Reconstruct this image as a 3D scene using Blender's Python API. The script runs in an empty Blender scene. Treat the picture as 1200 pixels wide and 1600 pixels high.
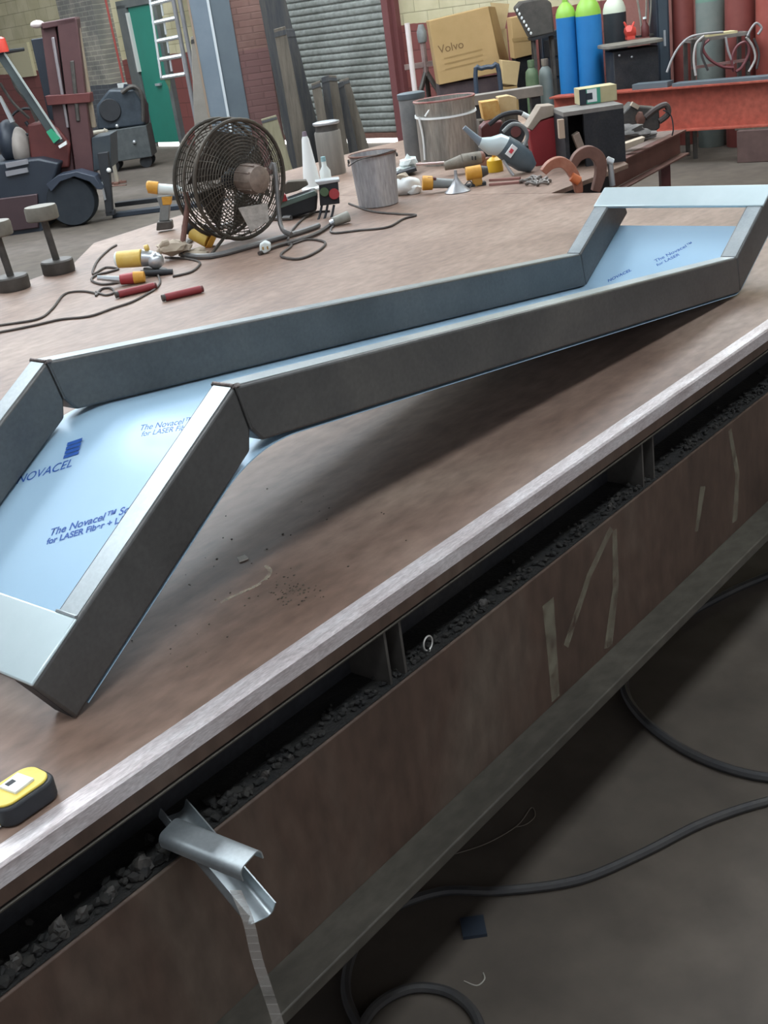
import bpy, bmesh, math, random
from math import sin, cos, pi, radians
from mathutils import Vector, Matrix, noise
import numpy as np
random.seed(7)
SC = bpy.context.scene
COL = SC.collection

# ------------------------------------------------------------------ camera
F_PX, YAW, PITCH, ROLL = 1812.454, 0.742546, 0.409689, 0.144722
EYE = Vector((0.0, -1.16351, 1.76953))
_f = Vector((cos(YAW) * cos(PITCH), sin(YAW) * cos(PITCH), -sin(PITCH)))
_r = Vector((sin(YAW), -cos(YAW), 0))
_u = _r.cross(_f)
CR = cos(ROLL) * _r - sin(ROLL) * _u
CU = sin(ROLL) * _r + cos(ROLL) * _u
cam = bpy.data.cameras.new('camera')
cam.sensor_fit = 'HORIZONTAL'; cam.sensor_width = 36
cam.lens = 36 * F_PX / 1200
cam.clip_start = 0.05; cam.clip_end = 200
cam_o = bpy.data.objects.new('camera', cam); COL.objects.link(cam_o)
m = Matrix.Identity(4)
for i in range(3):
    m[i][0], m[i][1], m[i][2], m[i][3] = CR[i], CU[i], -_f[i], EYE[i]
cam_o.matrix_world = m
SC.camera = cam_o

# ------------------------------------------------------------------ world, light, exposure
W = bpy.data.worlds.new('world'); SC.world = W; W.use_nodes = True
W.node_tree.nodes['Background'].inputs[0].default_value = (0.80, 0.83, 0.90, 1)
W.node_tree.nodes['Background'].inputs[1].default_value = 0.33
SC.view_settings.view_transform = 'Standard'; SC.view_settings.look = 'None'
SC.view_settings.gamma = 1; SC.view_settings.use_curve_mapping = False
SC.view_settings.exposure = 1.1
ROOF_GLOW_STRENGTH = 6.5      # glowing strips put under the roof for overhead light
ROOF_GLOW_COLOR = (0.86, 0.94, 1.0)
ROOF_Z = 6.2
ROOF_LIGHTS = [  # x0, x1, y0, y1; unseen, several added to brighten bench and left wall
    (-0.5, 4.5, 4.6, 6.2), (-2.5, 5.5, -2.5, -1.7), (-3.5, -1.3, 0.5, 2.5), (2.5, 10.5, 7.2, 9.0), (6.3, 11.8, 1.6, 3.6), (5.0, 12.0, 11.0, 12.6), (8.0, 12.6, 14.2, 15.6)]

TH = 0.88               # height of the bench top

# ------------------------------------------------------------------ helpers
def ray(px, py):
    return _f + (px - 600) / F_PX * CR - (py - 800) / F_PX * CU
def spot(px, py, z):
    """point of the horizontal surface at height z seen at this place of the photo"""
    v = ray(px, py); t = (z - EYE.z) / v.z
    return EYE + t * v
def spot_y(px, py, y):
    v = ray(px, py); t = (y - EYE.y) / v.y
    return EYE + t * v
def spot_d(px, py, depth):
    return EYE + depth * ray(px, py)
def spot_pl(px, py, p, n):
    v = ray(px, py); t = (Vector(p) - EYE).dot(n) / v.dot(n)
    return EYE + t * v

MATS = {}
def mat(name, col, rough=.6, metal=0., col2=None, scale=8., detail=6., bump=0., bscale=40., spec=.5, coat=0., stretch=None, emit=None, lo=.35, hi=.7, alpha=None):
    if name in MATS: return MATS[name]
    M = bpy.data.materials.new(name); M.use_nodes = True
    nt = M.node_tree; b = nt.nodes['Principled BSDF']
    b.inputs['Base Color'].default_value = (*col, 1)
    b.inputs['Roughness'].default_value = rough
    b.inputs['Metallic'].default_value = metal
    b.inputs['Specular IOR Level'].default_value = spec
    if coat: b.inputs['Coat Weight'].default_value = coat; b.inputs['Coat Roughness'].default_value = .15
    if emit:
        b.inputs['Emission Color'].default_value = (*emit[0], 1); b.inputs['Emission Strength'].default_value = emit[1]
    if col2 or bump:
        tc = nt.nodes.new('ShaderNodeTexCoord'); mp = nt.nodes.new('ShaderNodeMapping')
        nt.links.new(tc.outputs['Object'], mp.inputs[0])
        if stretch: mp.inputs['Scale'].default_value = stretch
    if col2:
        n = nt.nodes.new('ShaderNodeTexNoise'); n.inputs['Scale'].default_value = scale; n.inputs['Detail'].default_value = detail
        n.inputs['Roughness'].default_value = .65
        nt.links.new(mp.outputs[0], n.inputs['Vector'])
        r = nt.nodes.new('ShaderNodeValToRGB')
        r.color_ramp.elements[0].position = lo; r.color_ramp.elements[1].position = hi
        r.color_ramp.elements[0].color = (*col, 1); r.color_ramp.elements[1].color = (*col2, 1)
        nt.links.new(n.outputs['Fac'], r.inputs[0]); nt.links.new(r.outputs[0], b.inputs['Base Color'])
    if bump:
        n2 = nt.nodes.new('ShaderNodeTexNoise'); n2.inputs['Scale'].default_value = bscale; n2.inputs['Detail'].default_value = 5
        nt.links.new(mp.outputs[0], n2.inputs['Vector'])
        bp = nt.nodes.new('ShaderNodeBump'); bp.inputs['Strength'].default_value = bump; bp.inputs['Distance'].default_value = .01
        nt.links.new(n2.outputs['Fac'], bp.inputs['Height']); nt.links.new(bp.outputs[0], b.inputs['Normal'])
    if alpha is not None: b.inputs['Alpha'].default_value = alpha
    MATS[name] = M
    return M

class MB:
    """collects solids into one mesh"""
    def __init__(s): s.b = bmesh.new(); s.mi = 0
    def _done(s, faces, smooth=False):
        for f in faces: f.material_index = s.mi; f.smooth = smooth
    def box(s, c, size, rot=None):
        hx, hy, hz = size[0] / 2, size[1] / 2, size[2] / 2
        R = rot if rot is not None else Matrix.Identity(3)
        v = [s.b.verts.new(Vector(c) + R @ Vector((sx * hx, sy * hy, sz * hz))) for sz in (-1, 1) for sx, sy in ((-1, -1), (1, -1), (1, 1), (-1, 1))]
        F = [(3, 2, 1, 0), (4, 5, 6, 7), (0, 1, 5, 4), (1, 2, 6, 5), (2, 3, 7, 6), (3, 0, 4, 7)]
        s._done([s.b.faces.new([v[i] for i in f]) for f in F]); return s
    def bb(s, x0, x1, y0, y1, z0, z1):
        return s.box(((x0 + x1) / 2, (y0 + y1) / 2, (z0 + z1) / 2), (abs(x1 - x0), abs(y1 - y0), abs(z1 - z0)))
    def ext(s, poly, vec):
        vec = Vector(vec); P = [Vector(p) for p in poly]
        nrm = Vector()
        for i in range(len(P)): nrm += P[i].cross(P[(i + 1) % len(P)])
        if nrm.dot(vec) > 0: P.reverse()
        a = [s.b.verts.new(p) for p in P]; c = [s.b.verts.new(p + vec) for p in P]
        fs = [s.b.faces.new(a), s.b.faces.new(c[::-1])]
        n = len(P)
        for i in range(n): fs.append(s.b.faces.new([a[(i + 1) % n], a[i], c[i], c[(i + 1) % n]]))
        s._done(fs); return s
    def cyl(s, p0, p1, r0, r1=None, seg=20, caps=True):
        p0, p1 = Vector(p0), Vector(p1); r1 = r0 if r1 is None else r1
        d = (p1 - p0).normalized(); q = d.to_track_quat('Z', 'Y').to_matrix()
        A = []; B = []
        for i in range(seg):
            a = 2 * pi * i / seg; e = q @ Vector((cos(a), sin(a), 0))
            A.append(s.b.verts.new(p0 + e * r0)); B.append(s.b.verts.new(p1 + e * r1))
        s._done([s.b.faces.new([A[i], A[(i + 1) % seg], B[(i + 1) % seg], B[i]]) for i in range(seg)], True)
        if caps: s._done([s.b.faces.new(A[::-1]), s.b.faces.new(B)])
        return s
    def lathe(s, prof, o=(0, 0, 0), axis=(0, 0, 1), seg=28):
        o = Vector(o); q = Vector(axis).normalized().to_track_quat('Z', 'Y').to_matrix()
        rings = []
        for r, z in prof:
            rings.append([s.b.verts.new(o + q @ Vector((max(r, 1e-4) * cos(2 * pi * i / seg), max(r, 1e-4) * sin(2 * pi * i / seg), z))) for i in range(seg)])
        fs = []
        for A, B in zip(rings, rings[1:]):
            for i in range(seg): fs.append(s.b.faces.new([A[i], A[(i + 1) % seg], B[(i + 1) % seg], B[i]]))
        fs.append(s.b.faces.new(rings[0][::-1])); fs.append(s.b.faces.new(rings[-1]))
        s._done(fs, True); return s
    def tube(s, pts, r, seg=8, sm=0, closed=False):
        P = [Vector(p) for p in pts]
        if sm: P = smooth_path(P, sm, closed)
        n = len(P); T = []
        for i in range(n):
            a = P[i - 1] if (i > 0 or closed) else P[i]; c = P[(i + 1) % n] if (i < n - 1 or closed) else P[i]
            T.append((c - a).normalized())
        N = T[0].orthogonal().normalized(); rings = []
        for i in range(n):
            N = (N - T[i] * N.dot(T[i])).normalized(); B = T[i].cross(N)
            rr = r[i] if isinstance(r, (list, tuple)) else r
            rings.append([s.b.verts.new(P[i] + rr * (cos(2 * pi * k / seg) * N + sin(2 * pi * k / seg) * B)) for k in range(seg)])
        fs = []
        for i in range(n if closed else n - 1):
            A, B = rings[i], rings[(i + 1) % n]
            for k in range(seg): fs.append(s.b.faces.new([A[k], A[(k + 1) % seg], B[(k + 1) % seg], B[k]]))
        if not closed: fs += [s.b.faces.new(rings[0][::-1]), s.b.faces.new(rings[-1])]
        s._done(fs, True); return s
    def ball(s, c, r, sc=(1, 1, 1), sub=2, rough=0., seed=0., rot=None):
        g = bmesh.ops.create_icosphere(s.b, subdivisions=sub, radius=1)
        R = rot if rot is not None else Matrix.Identity(3)
        for v in g['verts']:
            p = v.co.copy()
            k = 1 + (rough * noise.noise(p * 1.7 + Vector((seed, seed * 2, 3))) if rough else 0)
            v.co = Vector(c) + R @ (Vector((p.x * sc[0], p.y * sc[1], p.z * sc[2])) * r * k)
        fs = {f for v in g['verts'] for f in v.link_faces}
        s._done(fs, True); return s
    def blob(s, prof, pts): pass
    def m(s, i): s.mi = i; return s

def smooth_path(P, k, closed=False):
    out = []; n = len(P)
    rng = range(n if closed else n - 1)
    for i in rng:
        p0 = P[i - 1] if (i > 0 or closed) else P[0]; p1 = P[i]; p2 = P[(i + 1) % n]; p3 = P[(i + 2) % n] if (i + 2 < n or closed) else P[-1]
        for j in range(k):
            t = j / k
            out.append(.5 * ((2 * p1) + (p2 - p0) * t + (2 * p0 - 5 * p1 + 4 * p2 - p3) * t * t + (3 * p1 - p0 - 3 * p2 + p3) * t ** 3))
    if not closed: out.append(P[-1])
    return out

def tag(o, label=None, cat=None, group=None, kind=None):
    if label: o['label'] = label
    if cat: o['category'] = cat
    if group: o['group'] = group
    if kind: o['kind'] = kind
    return o

XF = {}
def build(name, mb, mats, parent=None, bevel=0., bseg=2, ang=35, world=False):
    me = bpy.data.meshes.new(name)
    if world and parent is not None:
        mb.b.transform(XF[parent.name].inverted())
    bmesh.ops.recalc_face_normals(mb.b, faces=mb.b.faces[:])
    mb.b.to_mesh(me); mb.b.free()
    for k in (mats if isinstance(mats, (list, tuple)) else [mats]): me.materials.append(k)
    me.set_sharp_from_angle(angle=radians(ang))
    o = bpy.data.objects.new(name, me); COL.objects.link(o)
    if parent is not None: o.parent = parent
    if bevel:
        md = o.modifiers.new('bevel', 'BEVEL'); md.width = bevel; md.segments = bseg; md.limit_method = 'ANGLE'; md.angle_limit = radians(40)
    return o

def empty(name, label, cat, loc, rz=0., group=None):
    o = bpy.data.objects.new(name, None); COL.objects.link(o); o.empty_display_size = .05
    o.location = loc; o.rotation_euler = (0, 0, rz)
    XF[o.name] = Matrix.Translation(Vector(loc)) @ Matrix.Rotation(rz, 4, 'Z')
    return tag(o, label, cat, group)

RZ = YAW - pi / 2
HF = Vector((cos(YAW), sin(YAW), 0)); HR = Vector((sin(YAW), -cos(YAW), 0))
class St:
    """a thing standing at a spot, its local x to the right as seen from the photo's side, y away, z up"""
    def __init__(s, name, label, cat, px, py, z=None, depth=None, group=None, base_z=None):
        s.o = spot(px, py, z) if depth is None else spot_d(px, py, depth)
        if base_z is not None: s.o.z = base_z
        s.e = empty(name, label, cat, s.o, RZ, group)
        s.k = (s.o - EYE).dot(_f) / F_PX           # metres per pixel
    def q(s, px, py, dy=0.):
        p = spot_pl(px, py, s.o + HF * dy, HF) - s.o
        return Vector((p.dot(HR), p.dot(HF), p.z))
    def Q(s, pts, dy=0.): return [s.q(a, b, dy) for a, b in pts]
    def part(s, name, mb, mats, bevel=0., **kw): return build(name, mb, mats, s.e, bevel, **kw)
    def slab(s, name, pts, dy, th, mats, bevel=0.):
        b = MB(); b.ext(s.Q(pts, dy), (0, th, 0)); return s.part(name, b, mats, bevel)

def one(name, label, cat, mb, mats, loc=(0, 0, 0), rz=0, group=None, bevel=0., kind=None, ang=35):
    """a thing that is one mesh, given in world coordinates"""
    M = Matrix.Translation(Vector(loc)) @ Matrix.Rotation(rz, 4, 'Z')
    mb.b.transform(M.inverted())
    o = build(name, mb, mats, None, bevel, ang=ang); o.matrix_world = M
    return tag(o, label, cat, group, kind)

def struct(name, mb, mats, bevel=0.):
    o = build(name, mb, mats, None, bevel); o['kind'] = 'structure'; return o

# ------------------------------------------------------------------ materials
def brickmat(name, up, up2, low, mortar, split, bw, bh, flake=0.):
    M = bpy.data.materials.new(name); M.use_nodes = True; nt = M.node_tree; b = nt.nodes['Principled BSDF']
    tc = nt.nodes.new('ShaderNodeTexCoord'); sp = nt.nodes.new('ShaderNodeSeparateXYZ'); nt.links.new(tc.outputs['Object'], sp.inputs[0])
    cb = nt.nodes.new('ShaderNodeCombineXYZ'); nt.links.new(sp.outputs['X'], cb.inputs['X']); nt.links.new(sp.outputs['Z'], cb.inputs['Y'])
    br = nt.nodes.new('ShaderNodeTexBrick'); nt.links.new(cb.outputs[0], br.inputs['Vector'])
    br.inputs['Scale'].default_value = 1; br.inputs['Brick Width'].default_value = bw; br.inputs['Row Height'].default_value = bh
    br.inputs['Mortar Size'].default_value = .008; br.inputs['Mortar Smooth'].default_value = .5
    br.inputs['Color1'].default_value = (1, 1, 1, 1); br.inputs['Color2'].default_value = (.86, .86, .86, 1); br.inputs['Mortar'].default_value = (*mortar, 1)
    n = nt.nodes.new('ShaderNodeTexNoise'); n.inputs['Scale'].default_value = 2.2; n.inputs['Detail'].default_value = 8; nt.links.new(tc.outputs['Object'], n.inputs['Vector'])
    r = nt.nodes.new('ShaderNodeValToRGB'); r.color_ramp.elements[0].position = .42; r.color_ramp.elements[1].position = .62
    r.color_ramp.elements[0].color = (*up, 1); r.color_ramp.elements[1].color = (*up2, 1); nt.links.new(n.outputs['Fac'], r.inputs[0])
    mth = nt.nodes.new('ShaderNodeMath'); mth.operation = 'MULTIPLY_ADD'; nt.links.new(n.outputs['Fac'], mth.inputs[0]); mth.inputs[1].default_value = .06; nt.links.new(sp.outputs['Z'], mth.inputs[2])
    lt = nt.nodes.new('ShaderNodeMath'); lt.operation = 'LESS_THAN'; nt.links.new(mth.outputs[0], lt.inputs[0]); lt.inputs[1].default_value = split
    mx = nt.nodes.new('ShaderNodeMix'); mx.data_type = 'RGBA'; nt.links.new(lt.outputs[0], mx.inputs['Factor']); nt.links.new(r.outputs[0], mx.inputs['A']); mx.inputs['B'].default_value = (*low, 1)
    ml = nt.nodes.new('ShaderNodeMix'); ml.data_type = 'RGBA'; ml.blend_type = 'MULTIPLY'; ml.inputs['Factor'].default_value = 1
    nt.links.new(mx.outputs['Result'], ml.inputs['A']); nt.links.new(br.outputs['Color'], ml.inputs['B']); nt.links.new(ml.outputs['Result'], b.inputs['Base Color'])
    b.inputs['Roughness'].default_value = .8
    bp = nt.nodes.new('ShaderNodeBump'); bp.inputs['Strength'].default_value = .4; bp.inputs['Distance'].default_value = .01
    nt.links.new(br.outputs['Fac'], bp.inputs['Height']); bp.invert = True; nt.links.new(bp.outputs[0], b.inputs['Normal'])
    return M

def streaked(name, cols, rough, metal, sc, stretch, bump=.15, patch=None, rlo=None, spec=.5, fine=14, con=1.):
    """two layers of noise: long stains and fine speckle"""
    M = bpy.data.materials.new(name); M.use_nodes = True; nt = M.node_tree; b = nt.nodes['Principled BSDF']
    tc = nt.nodes.new('ShaderNodeTexCoord'); mp = nt.nodes.new('ShaderNodeMapping'); nt.links.new(tc.outputs['Object'], mp.inputs[0]); mp.inputs['Scale'].default_value = stretch
    n1 = nt.nodes.new('ShaderNodeTexNoise'); n1.inputs['Scale'].default_value = sc; n1.inputs['Detail'].default_value = 8; n1.inputs['Roughness'].default_value = .62; n1.inputs['Distortion'].default_value = .5
    nt.links.new(mp.outputs[0], n1.inputs['Vector'])
    r = nt.nodes.new('ShaderNodeValToRGB'); e = r.color_ramp.elements
    e[0].position = .3; e[0].color = (*cols[0], 1); e[1].position = .72; e[1].color = (*cols[-1], 1)
    for i, c in enumerate(cols[1:-1]):
        k = e.new(.3 + .42 * (i + 1) / (len(cols) - 1)); k.color = (*c, 1)
    nt.links.new(n1.outputs['Fac'], r.inputs[0])
    n2 = nt.nodes.new('ShaderNodeTexNoise'); n2.inputs['Scale'].default_value = sc * fine; n2.inputs['Detail'].default_value = 6; nt.links.new(mp.outputs[0], n2.inputs['Vector'])
    r2 = nt.nodes.new('ShaderNodeValToRGB'); r2.color_ramp.elements[0].position = .3; r2.color_ramp.elements[0].color = (1 - .28 * con, 1 - .3 * con, 1 - .32 * con, 1); r2.color_ramp.elements[1].position = .7; r2.color_ramp.elements[1].color = (1 + .12 * con, 1 + .1 * con, 1 + .08 * con, 1)
    nt.links.new(n2.outputs['Fac'], r2.inputs[0])
    ml = nt.nodes.new('ShaderNodeMix'); ml.data_type = 'RGBA'; ml.blend_type = 'MULTIPLY'; ml.inputs['Factor'].default_value = 1
    nt.links.new(r.outputs[0], ml.inputs['A']); nt.links.new(r2.outputs[0], ml.inputs['B']); nt.links.new(ml.outputs['Result'], b.inputs['Base Color'])
    b.inputs['Metallic'].default_value = metal; b.inputs['Specular IOR Level'].default_value = spec
    mr = nt.nodes.new('ShaderNodeMapRange'); mr.inputs['To Min'].default_value = rough if rlo is None else rlo; mr.inputs['To Max'].default_value = rough
    nt.links.new(n1.outputs['Fac'], mr.inputs['Value']); nt.links.new(mr.outputs[0], b.inputs['Roughness'])
    if bump:
        bp = nt.nodes.new('ShaderNodeBump'); bp.inputs['Strength'].default_value = bump; bp.inputs['Distance'].default_value = .003
        nt.links.new(n2.outputs['Fac'], bp.inputs['Height']); nt.links.new(bp.outputs[0], b.inputs['Normal'])
    MATS[name] = M
    return M

concrete = streaked('concrete', [(.058, .046, .036), (.088, .072, .058), (.13, .11, .098)], .75, 0, .5, (1, 1, 1), .3)
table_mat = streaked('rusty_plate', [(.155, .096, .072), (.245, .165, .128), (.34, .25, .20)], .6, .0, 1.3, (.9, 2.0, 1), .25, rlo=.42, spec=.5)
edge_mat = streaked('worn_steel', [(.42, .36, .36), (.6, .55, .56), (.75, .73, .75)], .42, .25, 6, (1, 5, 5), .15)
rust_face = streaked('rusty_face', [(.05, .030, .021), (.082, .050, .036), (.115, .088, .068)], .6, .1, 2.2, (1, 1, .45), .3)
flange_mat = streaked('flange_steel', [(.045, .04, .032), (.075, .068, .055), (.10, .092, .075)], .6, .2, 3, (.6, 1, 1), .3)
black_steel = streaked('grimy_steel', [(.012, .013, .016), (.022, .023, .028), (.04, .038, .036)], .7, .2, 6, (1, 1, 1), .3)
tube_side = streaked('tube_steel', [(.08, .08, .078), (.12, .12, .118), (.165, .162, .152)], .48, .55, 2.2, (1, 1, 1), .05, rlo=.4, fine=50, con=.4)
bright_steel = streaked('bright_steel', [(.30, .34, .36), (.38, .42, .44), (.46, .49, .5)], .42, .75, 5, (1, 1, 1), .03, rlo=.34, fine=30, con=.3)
galv = mat('galvanised', (.46, .55, .57), .38, .6, (.54, .62, .64), 3)
film = mat('blue_film', (.34, .51, .66), .4, .1, (.38, .55, .69), 1.2, spec=.35)
ink = mat('blue_ink', (.02, .09, .36), .5)
weld_m = mat('weld', (.05, .045, .045), .5, .7, (.25, .2, .18), 60, bump=.4, bscale=120)
white_paint = mat('white_chip', (.8, .76, .68), .8)
red_steel = streaked('red_oxide', [(.30, .055, .032), (.36, .072, .045), (.4, .1, .065)], .55, 0, 1.4, (1, 1, 1), .1)
cardboard = mat('cardboard', (.38, .25, .105), .85, 0, (.45, .3, .14), 2)
card2 = mat('card_shade', (.30, .19, .075), .85, 0, (.36, .24, .1), 3)
blk = mat('black_rubber', (.012, .014, .018), .6, 0, (.02, .022, .026), 9)
navy = mat('navy_paint', (.012, .018, .03), .5, 0, (.02, .028, .04), 3)
dred = mat('dark_red', (.085, .018, .017), .55, 0, (.13, .032, .028), 4)
tool_red = mat('tool_red', (.30, .02, .025), .5, 0, (.36, .04, .04), 5)
grip_red = mat('grip_red', (.20, .02, .025), .5, 0, (.26, .035, .04), 8)
yel = mat('tool_yellow', (.62, .40, .06), .5, 0, (.72, .52, .16), 9)
amber = mat('amber', (.55, .25, .02), .5, 0, (.68, .36, .06), 9)
pale = mat('pale_plastic', (.66, .72, .70), .5, 0, (.74, .8, .78), 6)
white = mat('white_plastic', (.75, .77, .76), .45)
grey_tool = mat('grey_tool', (.16, .17, .17), .5, 0, (.24, .25, .24), 9)
silver = mat('silver', (.5, .53, .55), .35, .8, (.62, .65, .67), 12)
iron = mat('iron', (.06, .055, .05), .55, .4, (.11, .1, .09), 10)
rustbrown = mat('rust_brown', (.12, .055, .04), .65, .1, (.19, .095, .07), 7)
wood = mat('timber_grey', (.075, .063, .05), .85, 0, (.13, .11, .085), 3, stretch=(9, 9, .6))
wood_dk = mat('timber_dark', (.022, .026, .032), .8, 0, (.06, .055, .05), 3, stretch=(9, 9, .6))
wood_lt = mat('timber_pale', (.15, .135, .085), .85, 0, (.22, .2, .13), 3, stretch=(9, 9, .6))
beige = mat('beige', (.36, .29, .22), .8, 0, (.46, .39, .3), 6)
alu = mat('aluminium', (.62, .66, .68), .4, .6, (.7, .73, .74), 10)
blueg = mat('steel_blue_grey', (.10, .125, .145), .5, .3, (.13, .16, .18), 1.5)
pipe_w = mat('pipe_white', (.68, .6, .58), .6)
green_d = mat('door_green', (.012, .17, .12), .5, 0, (.016, .2, .145), 1)
dgreen = mat('dark_green', (.05, .09, .04), .6, 0, (.1, .14, .07), 6)
cyl_blue = mat('cylinder_blue', (.012, .15, .40), .4, 0, (.02, .18, .45), 2)
cyl_green = mat('cylinder_green', (.24, .46, .06), .45)
cyl_cream = mat('cylinder_cream', (.58, .62, .5), .5)
cyl_black = mat('cylinder_black', (.02, .024, .028), .45, 0, (.035, .04, .045), 3)
cyl_grey = mat('cylinder_grey', (.13, .16, .15), .5, 0, (.2, .22, .2), 3)
cyl_red = mat('cylinder_red', (.17, .04, .035), .5, 0, (.22, .06, .05), 3)
brass = mat('brass', (.5, .33, .1), .35, .9)
cable_m = mat('cable', (.05, .042, .038), .6, 0, (.09, .075, .065), 14)
hose_m = mat('hose', (.022, .022, .024), .6, 0, (.05, .046, .042), 10)
drum_m = streaked('drum_metal', [(.2, .21, .2), (.36, .36, .34), (.5, .47, .42)], .45, .5, 3, (2, 2, .3), .05)
bucket_m = streaked('bucket_grey', [(.25, .23, .22), (.4, .4, .42), (.52, .5, .48)], .55, .2, 3, (2.2, 2.2, .35), .05)
glow = mat('daylight_gap', (.9, .9, .9), .9, emit=((1, .97, .92), 2.2))
roof_glow_m = mat('roof_glow', (.8, .85, .9), .5, emit=(ROOF_GLOW_COLOR, ROOF_GLOW_STRENGTH))

# ------------------------------------------------------------------ setting
b = MB(); b.bb(-6, 24, -8, 26, -.1, 0); struct('floor', b, concrete)
WA, WB = Vector((12.99, 9.75, 0)), Vector((13.83, 15.35, 0))
WE = (WA - WB).normalized(); WN = Vector((WE.y, -WE.x, 0))
if WN.dot(EYE - WA) < 0: WN = -WN
WROT = math.atan2(WE.y, WE.x)
wall_mat = brickmat('painted_blocks', (.50, .45, .28), (.60, .54, .36), (.20, .06, .052), (.62, .62, .6), 1.5, .46, .23)
pier_mat = brickmat('grey_brick', (.16, .155, .14), (.27, .25, .21), (.07, .075, .085), (1.6, 1.6, 1.5), 1.15, .23, .08)
redbrick_mat = brickmat('red_brick', (.16, .085, .07), (.21, .12, .1), (.15, .075, .07), (.8, .8, .8), 1.5, .22, .075)
def wallp(px, py, off=0.):
    """(s, z) on the back wall plane moved off towards the room"""
    p = spot_pl(px, py, WA + WN * off, WN)
    return (p - WA).dot(WE), p.z
def wall_obj(name, mb, mats, bevel=0., parent=None):
    """mesh given in wall coordinates: x along, y = -distance into the room, z up"""
    o = build(name, mb, mats, parent, bevel)
    if parent is None: o.location = WA; o.rotation_euler = (0, 0, WROT)
    return o
# x along WE; local y axis = Rz(90) of WE. room side sign:
_ly = Vector((-WE.y, WE.x, 0)); RS = 1 if _ly.dot(WN) > 0 else -1
def wbox(mb, s0, s1, d0, d1, z0, z1): return mb.bb(s0, s1, RS * d0, RS * d1, z0, z1)
b = MB(); wbox(b, -18, 18, -.3, 0, 0, ROOF_Z); o = wall_obj('wall_back', b, wall_mat); o['kind'] = 'structure'
b = MB(); b.bb(-6, 18, -8, 26, ROOF_Z, ROOF_Z + .1); struct('ceiling', b, mat('roof_sheet', (.2, .2, .2), .8))
for i, (x0, x1, y0, y1) in enumerate(ROOF_LIGHTS):
    b = MB(); b.bb(x0, x1, y0, y1, ROOF_Z - .04, ROOF_Z - .005); struct('roof_light_%d' % (i + 1), b, roof_glow_m)  # emissive panels added as light sources, out of view

# roller shutter
s0, z0 = wallp(430, 228); s1, _ = wallp(633, 218)
s0 -= .5
b = MB(); n = 56; pitch = .09
b2 = MB()
prof = []
for i in range(n):
    z = .14 + i * pitch
    prof += [(.066, z), (.084, z + .012), (.092, z + .038), (.084, z + .066), (.066, z + .08)]
pts = [(s0, RS * d, z) for d, z in prof] + [(s0, RS * .03, prof[-1][1]), (s0, RS * .03, .14)]
b.ext(pts, (s1 - s0, 0, 0))
shutter = wall_obj('door_1', b, streaked('shutter_steel', [(.17, .185, .17), (.24, .26, .245), (.3, .325, .31)], .5, .2, 1.2, (1, 1, 1), .03)); shutter['kind'] = 'structure'
shutter['label'] = 'grey corrugated steel roller shutter'
b = MB(); wbox(b, s1, s1 + .12, 0, .14, 0, 5.2); wbox(b, s1 + .1, s1 + .19, 0, .08, 0, 5.2); o = wall_obj('door_guide', b, mat('guide', (.15, .05, .05), .6), parent=shutter)
b = MB(); wbox(b, s0, s1, .03, .1, .07, .14); wall_obj('bottom_rail', b, rustbrown, parent=shutter)
sA, _ = wallp(577, 228); sB, _ = wallp(622, 226)
b = MB(); wbox(b, s0 + .3, s1 - .05, .02, .03, 0.0, .07); o = wall_obj('daylight_strip_1', b, glow); o['kind'] = 'structure'  # glowing strip stands in for daylight leaking under the shutter

# green door with its frame
d0, _ = wallp(206, 20); d1, _ = wallp(288, 228); dz = wallp(205, 11)[1]
b = MB(); wbox(b, d0, d1, .01, .06, .07, dz); gdoor = wall_obj('door_2', b, green_d, .004); gdoor['kind'] = 'structure'; gdoor['label'] = 'plain green personnel door'
b = MB(); wbox(b, d0 - .32, d0 - .02, .0, .09, 0, dz + .05); wbox(b, d0 - .32, d1 + .1, 0, .09, dz, dz + .12); wbox(b, d1, d1 + .1, 0, .09, 0, dz)
wall_obj('door_frame', b, mat('door_frame_grey', (.09, .1, .1), .6, 0, (.14, .15, .14), 3), parent=gdoor)
b = MB(); wbox(b, d0 - .03, d0 + .03, .05, .11, dz * .55, dz - .08); wall_obj('jamb_strip', b, mat('strip', (.55, .56, .52), .6), parent=gdoor)
b = MB(); wbox(b, d0 + .45, d0 + .6, .06, .11, 1.0, 1.04); wall_obj('door_handle', b, silver, .004, parent=gdoor)
b = MB(); wbox(b, d0 + .05, d1, .012, .03, 0, .07); o = wall_obj('daylight_strip_2', b, glow); o['kind'] = 'structure'  # glowing strip imitates daylight below the green door
# brick pier at the left and red pipe on it
p0, _ = wallp(128, 60); p1, _ = wallp(172, 60)
b = MB(); wbox(b, p0, p1 + .25, 0, .35, 0, ROOF_Z); o = wall_obj('pillar_1', b, pier_mat); o['kind'] = 'structure'
a0, z0 = wallp(188, 100, .4)
b = MB(); c0, c1 = wallp(165, 0, .4), wallp(188, 105, .4)
b.tube([(c0[0] - .1, RS * .4, c0[1] + 1.5), (c0[0], RS * .4, c0[1]), (c1[0], RS * .4, c1[1]), (c1[0], RS * .4, .9)], .02)
red_pipe = wall_obj('wall_pipe', b, mat('pipe_red', (.32, .06, .05), .5)); tag(red_pipe, 'thin red pipe running down the brick pier beside the green door', 'pipe')
b = MB(); wbox(b, c1[0] - .05, c1[0] + .05, .36, .5, 1.0, 1.12); v = build('valve', b, white, red_pipe)

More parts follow.
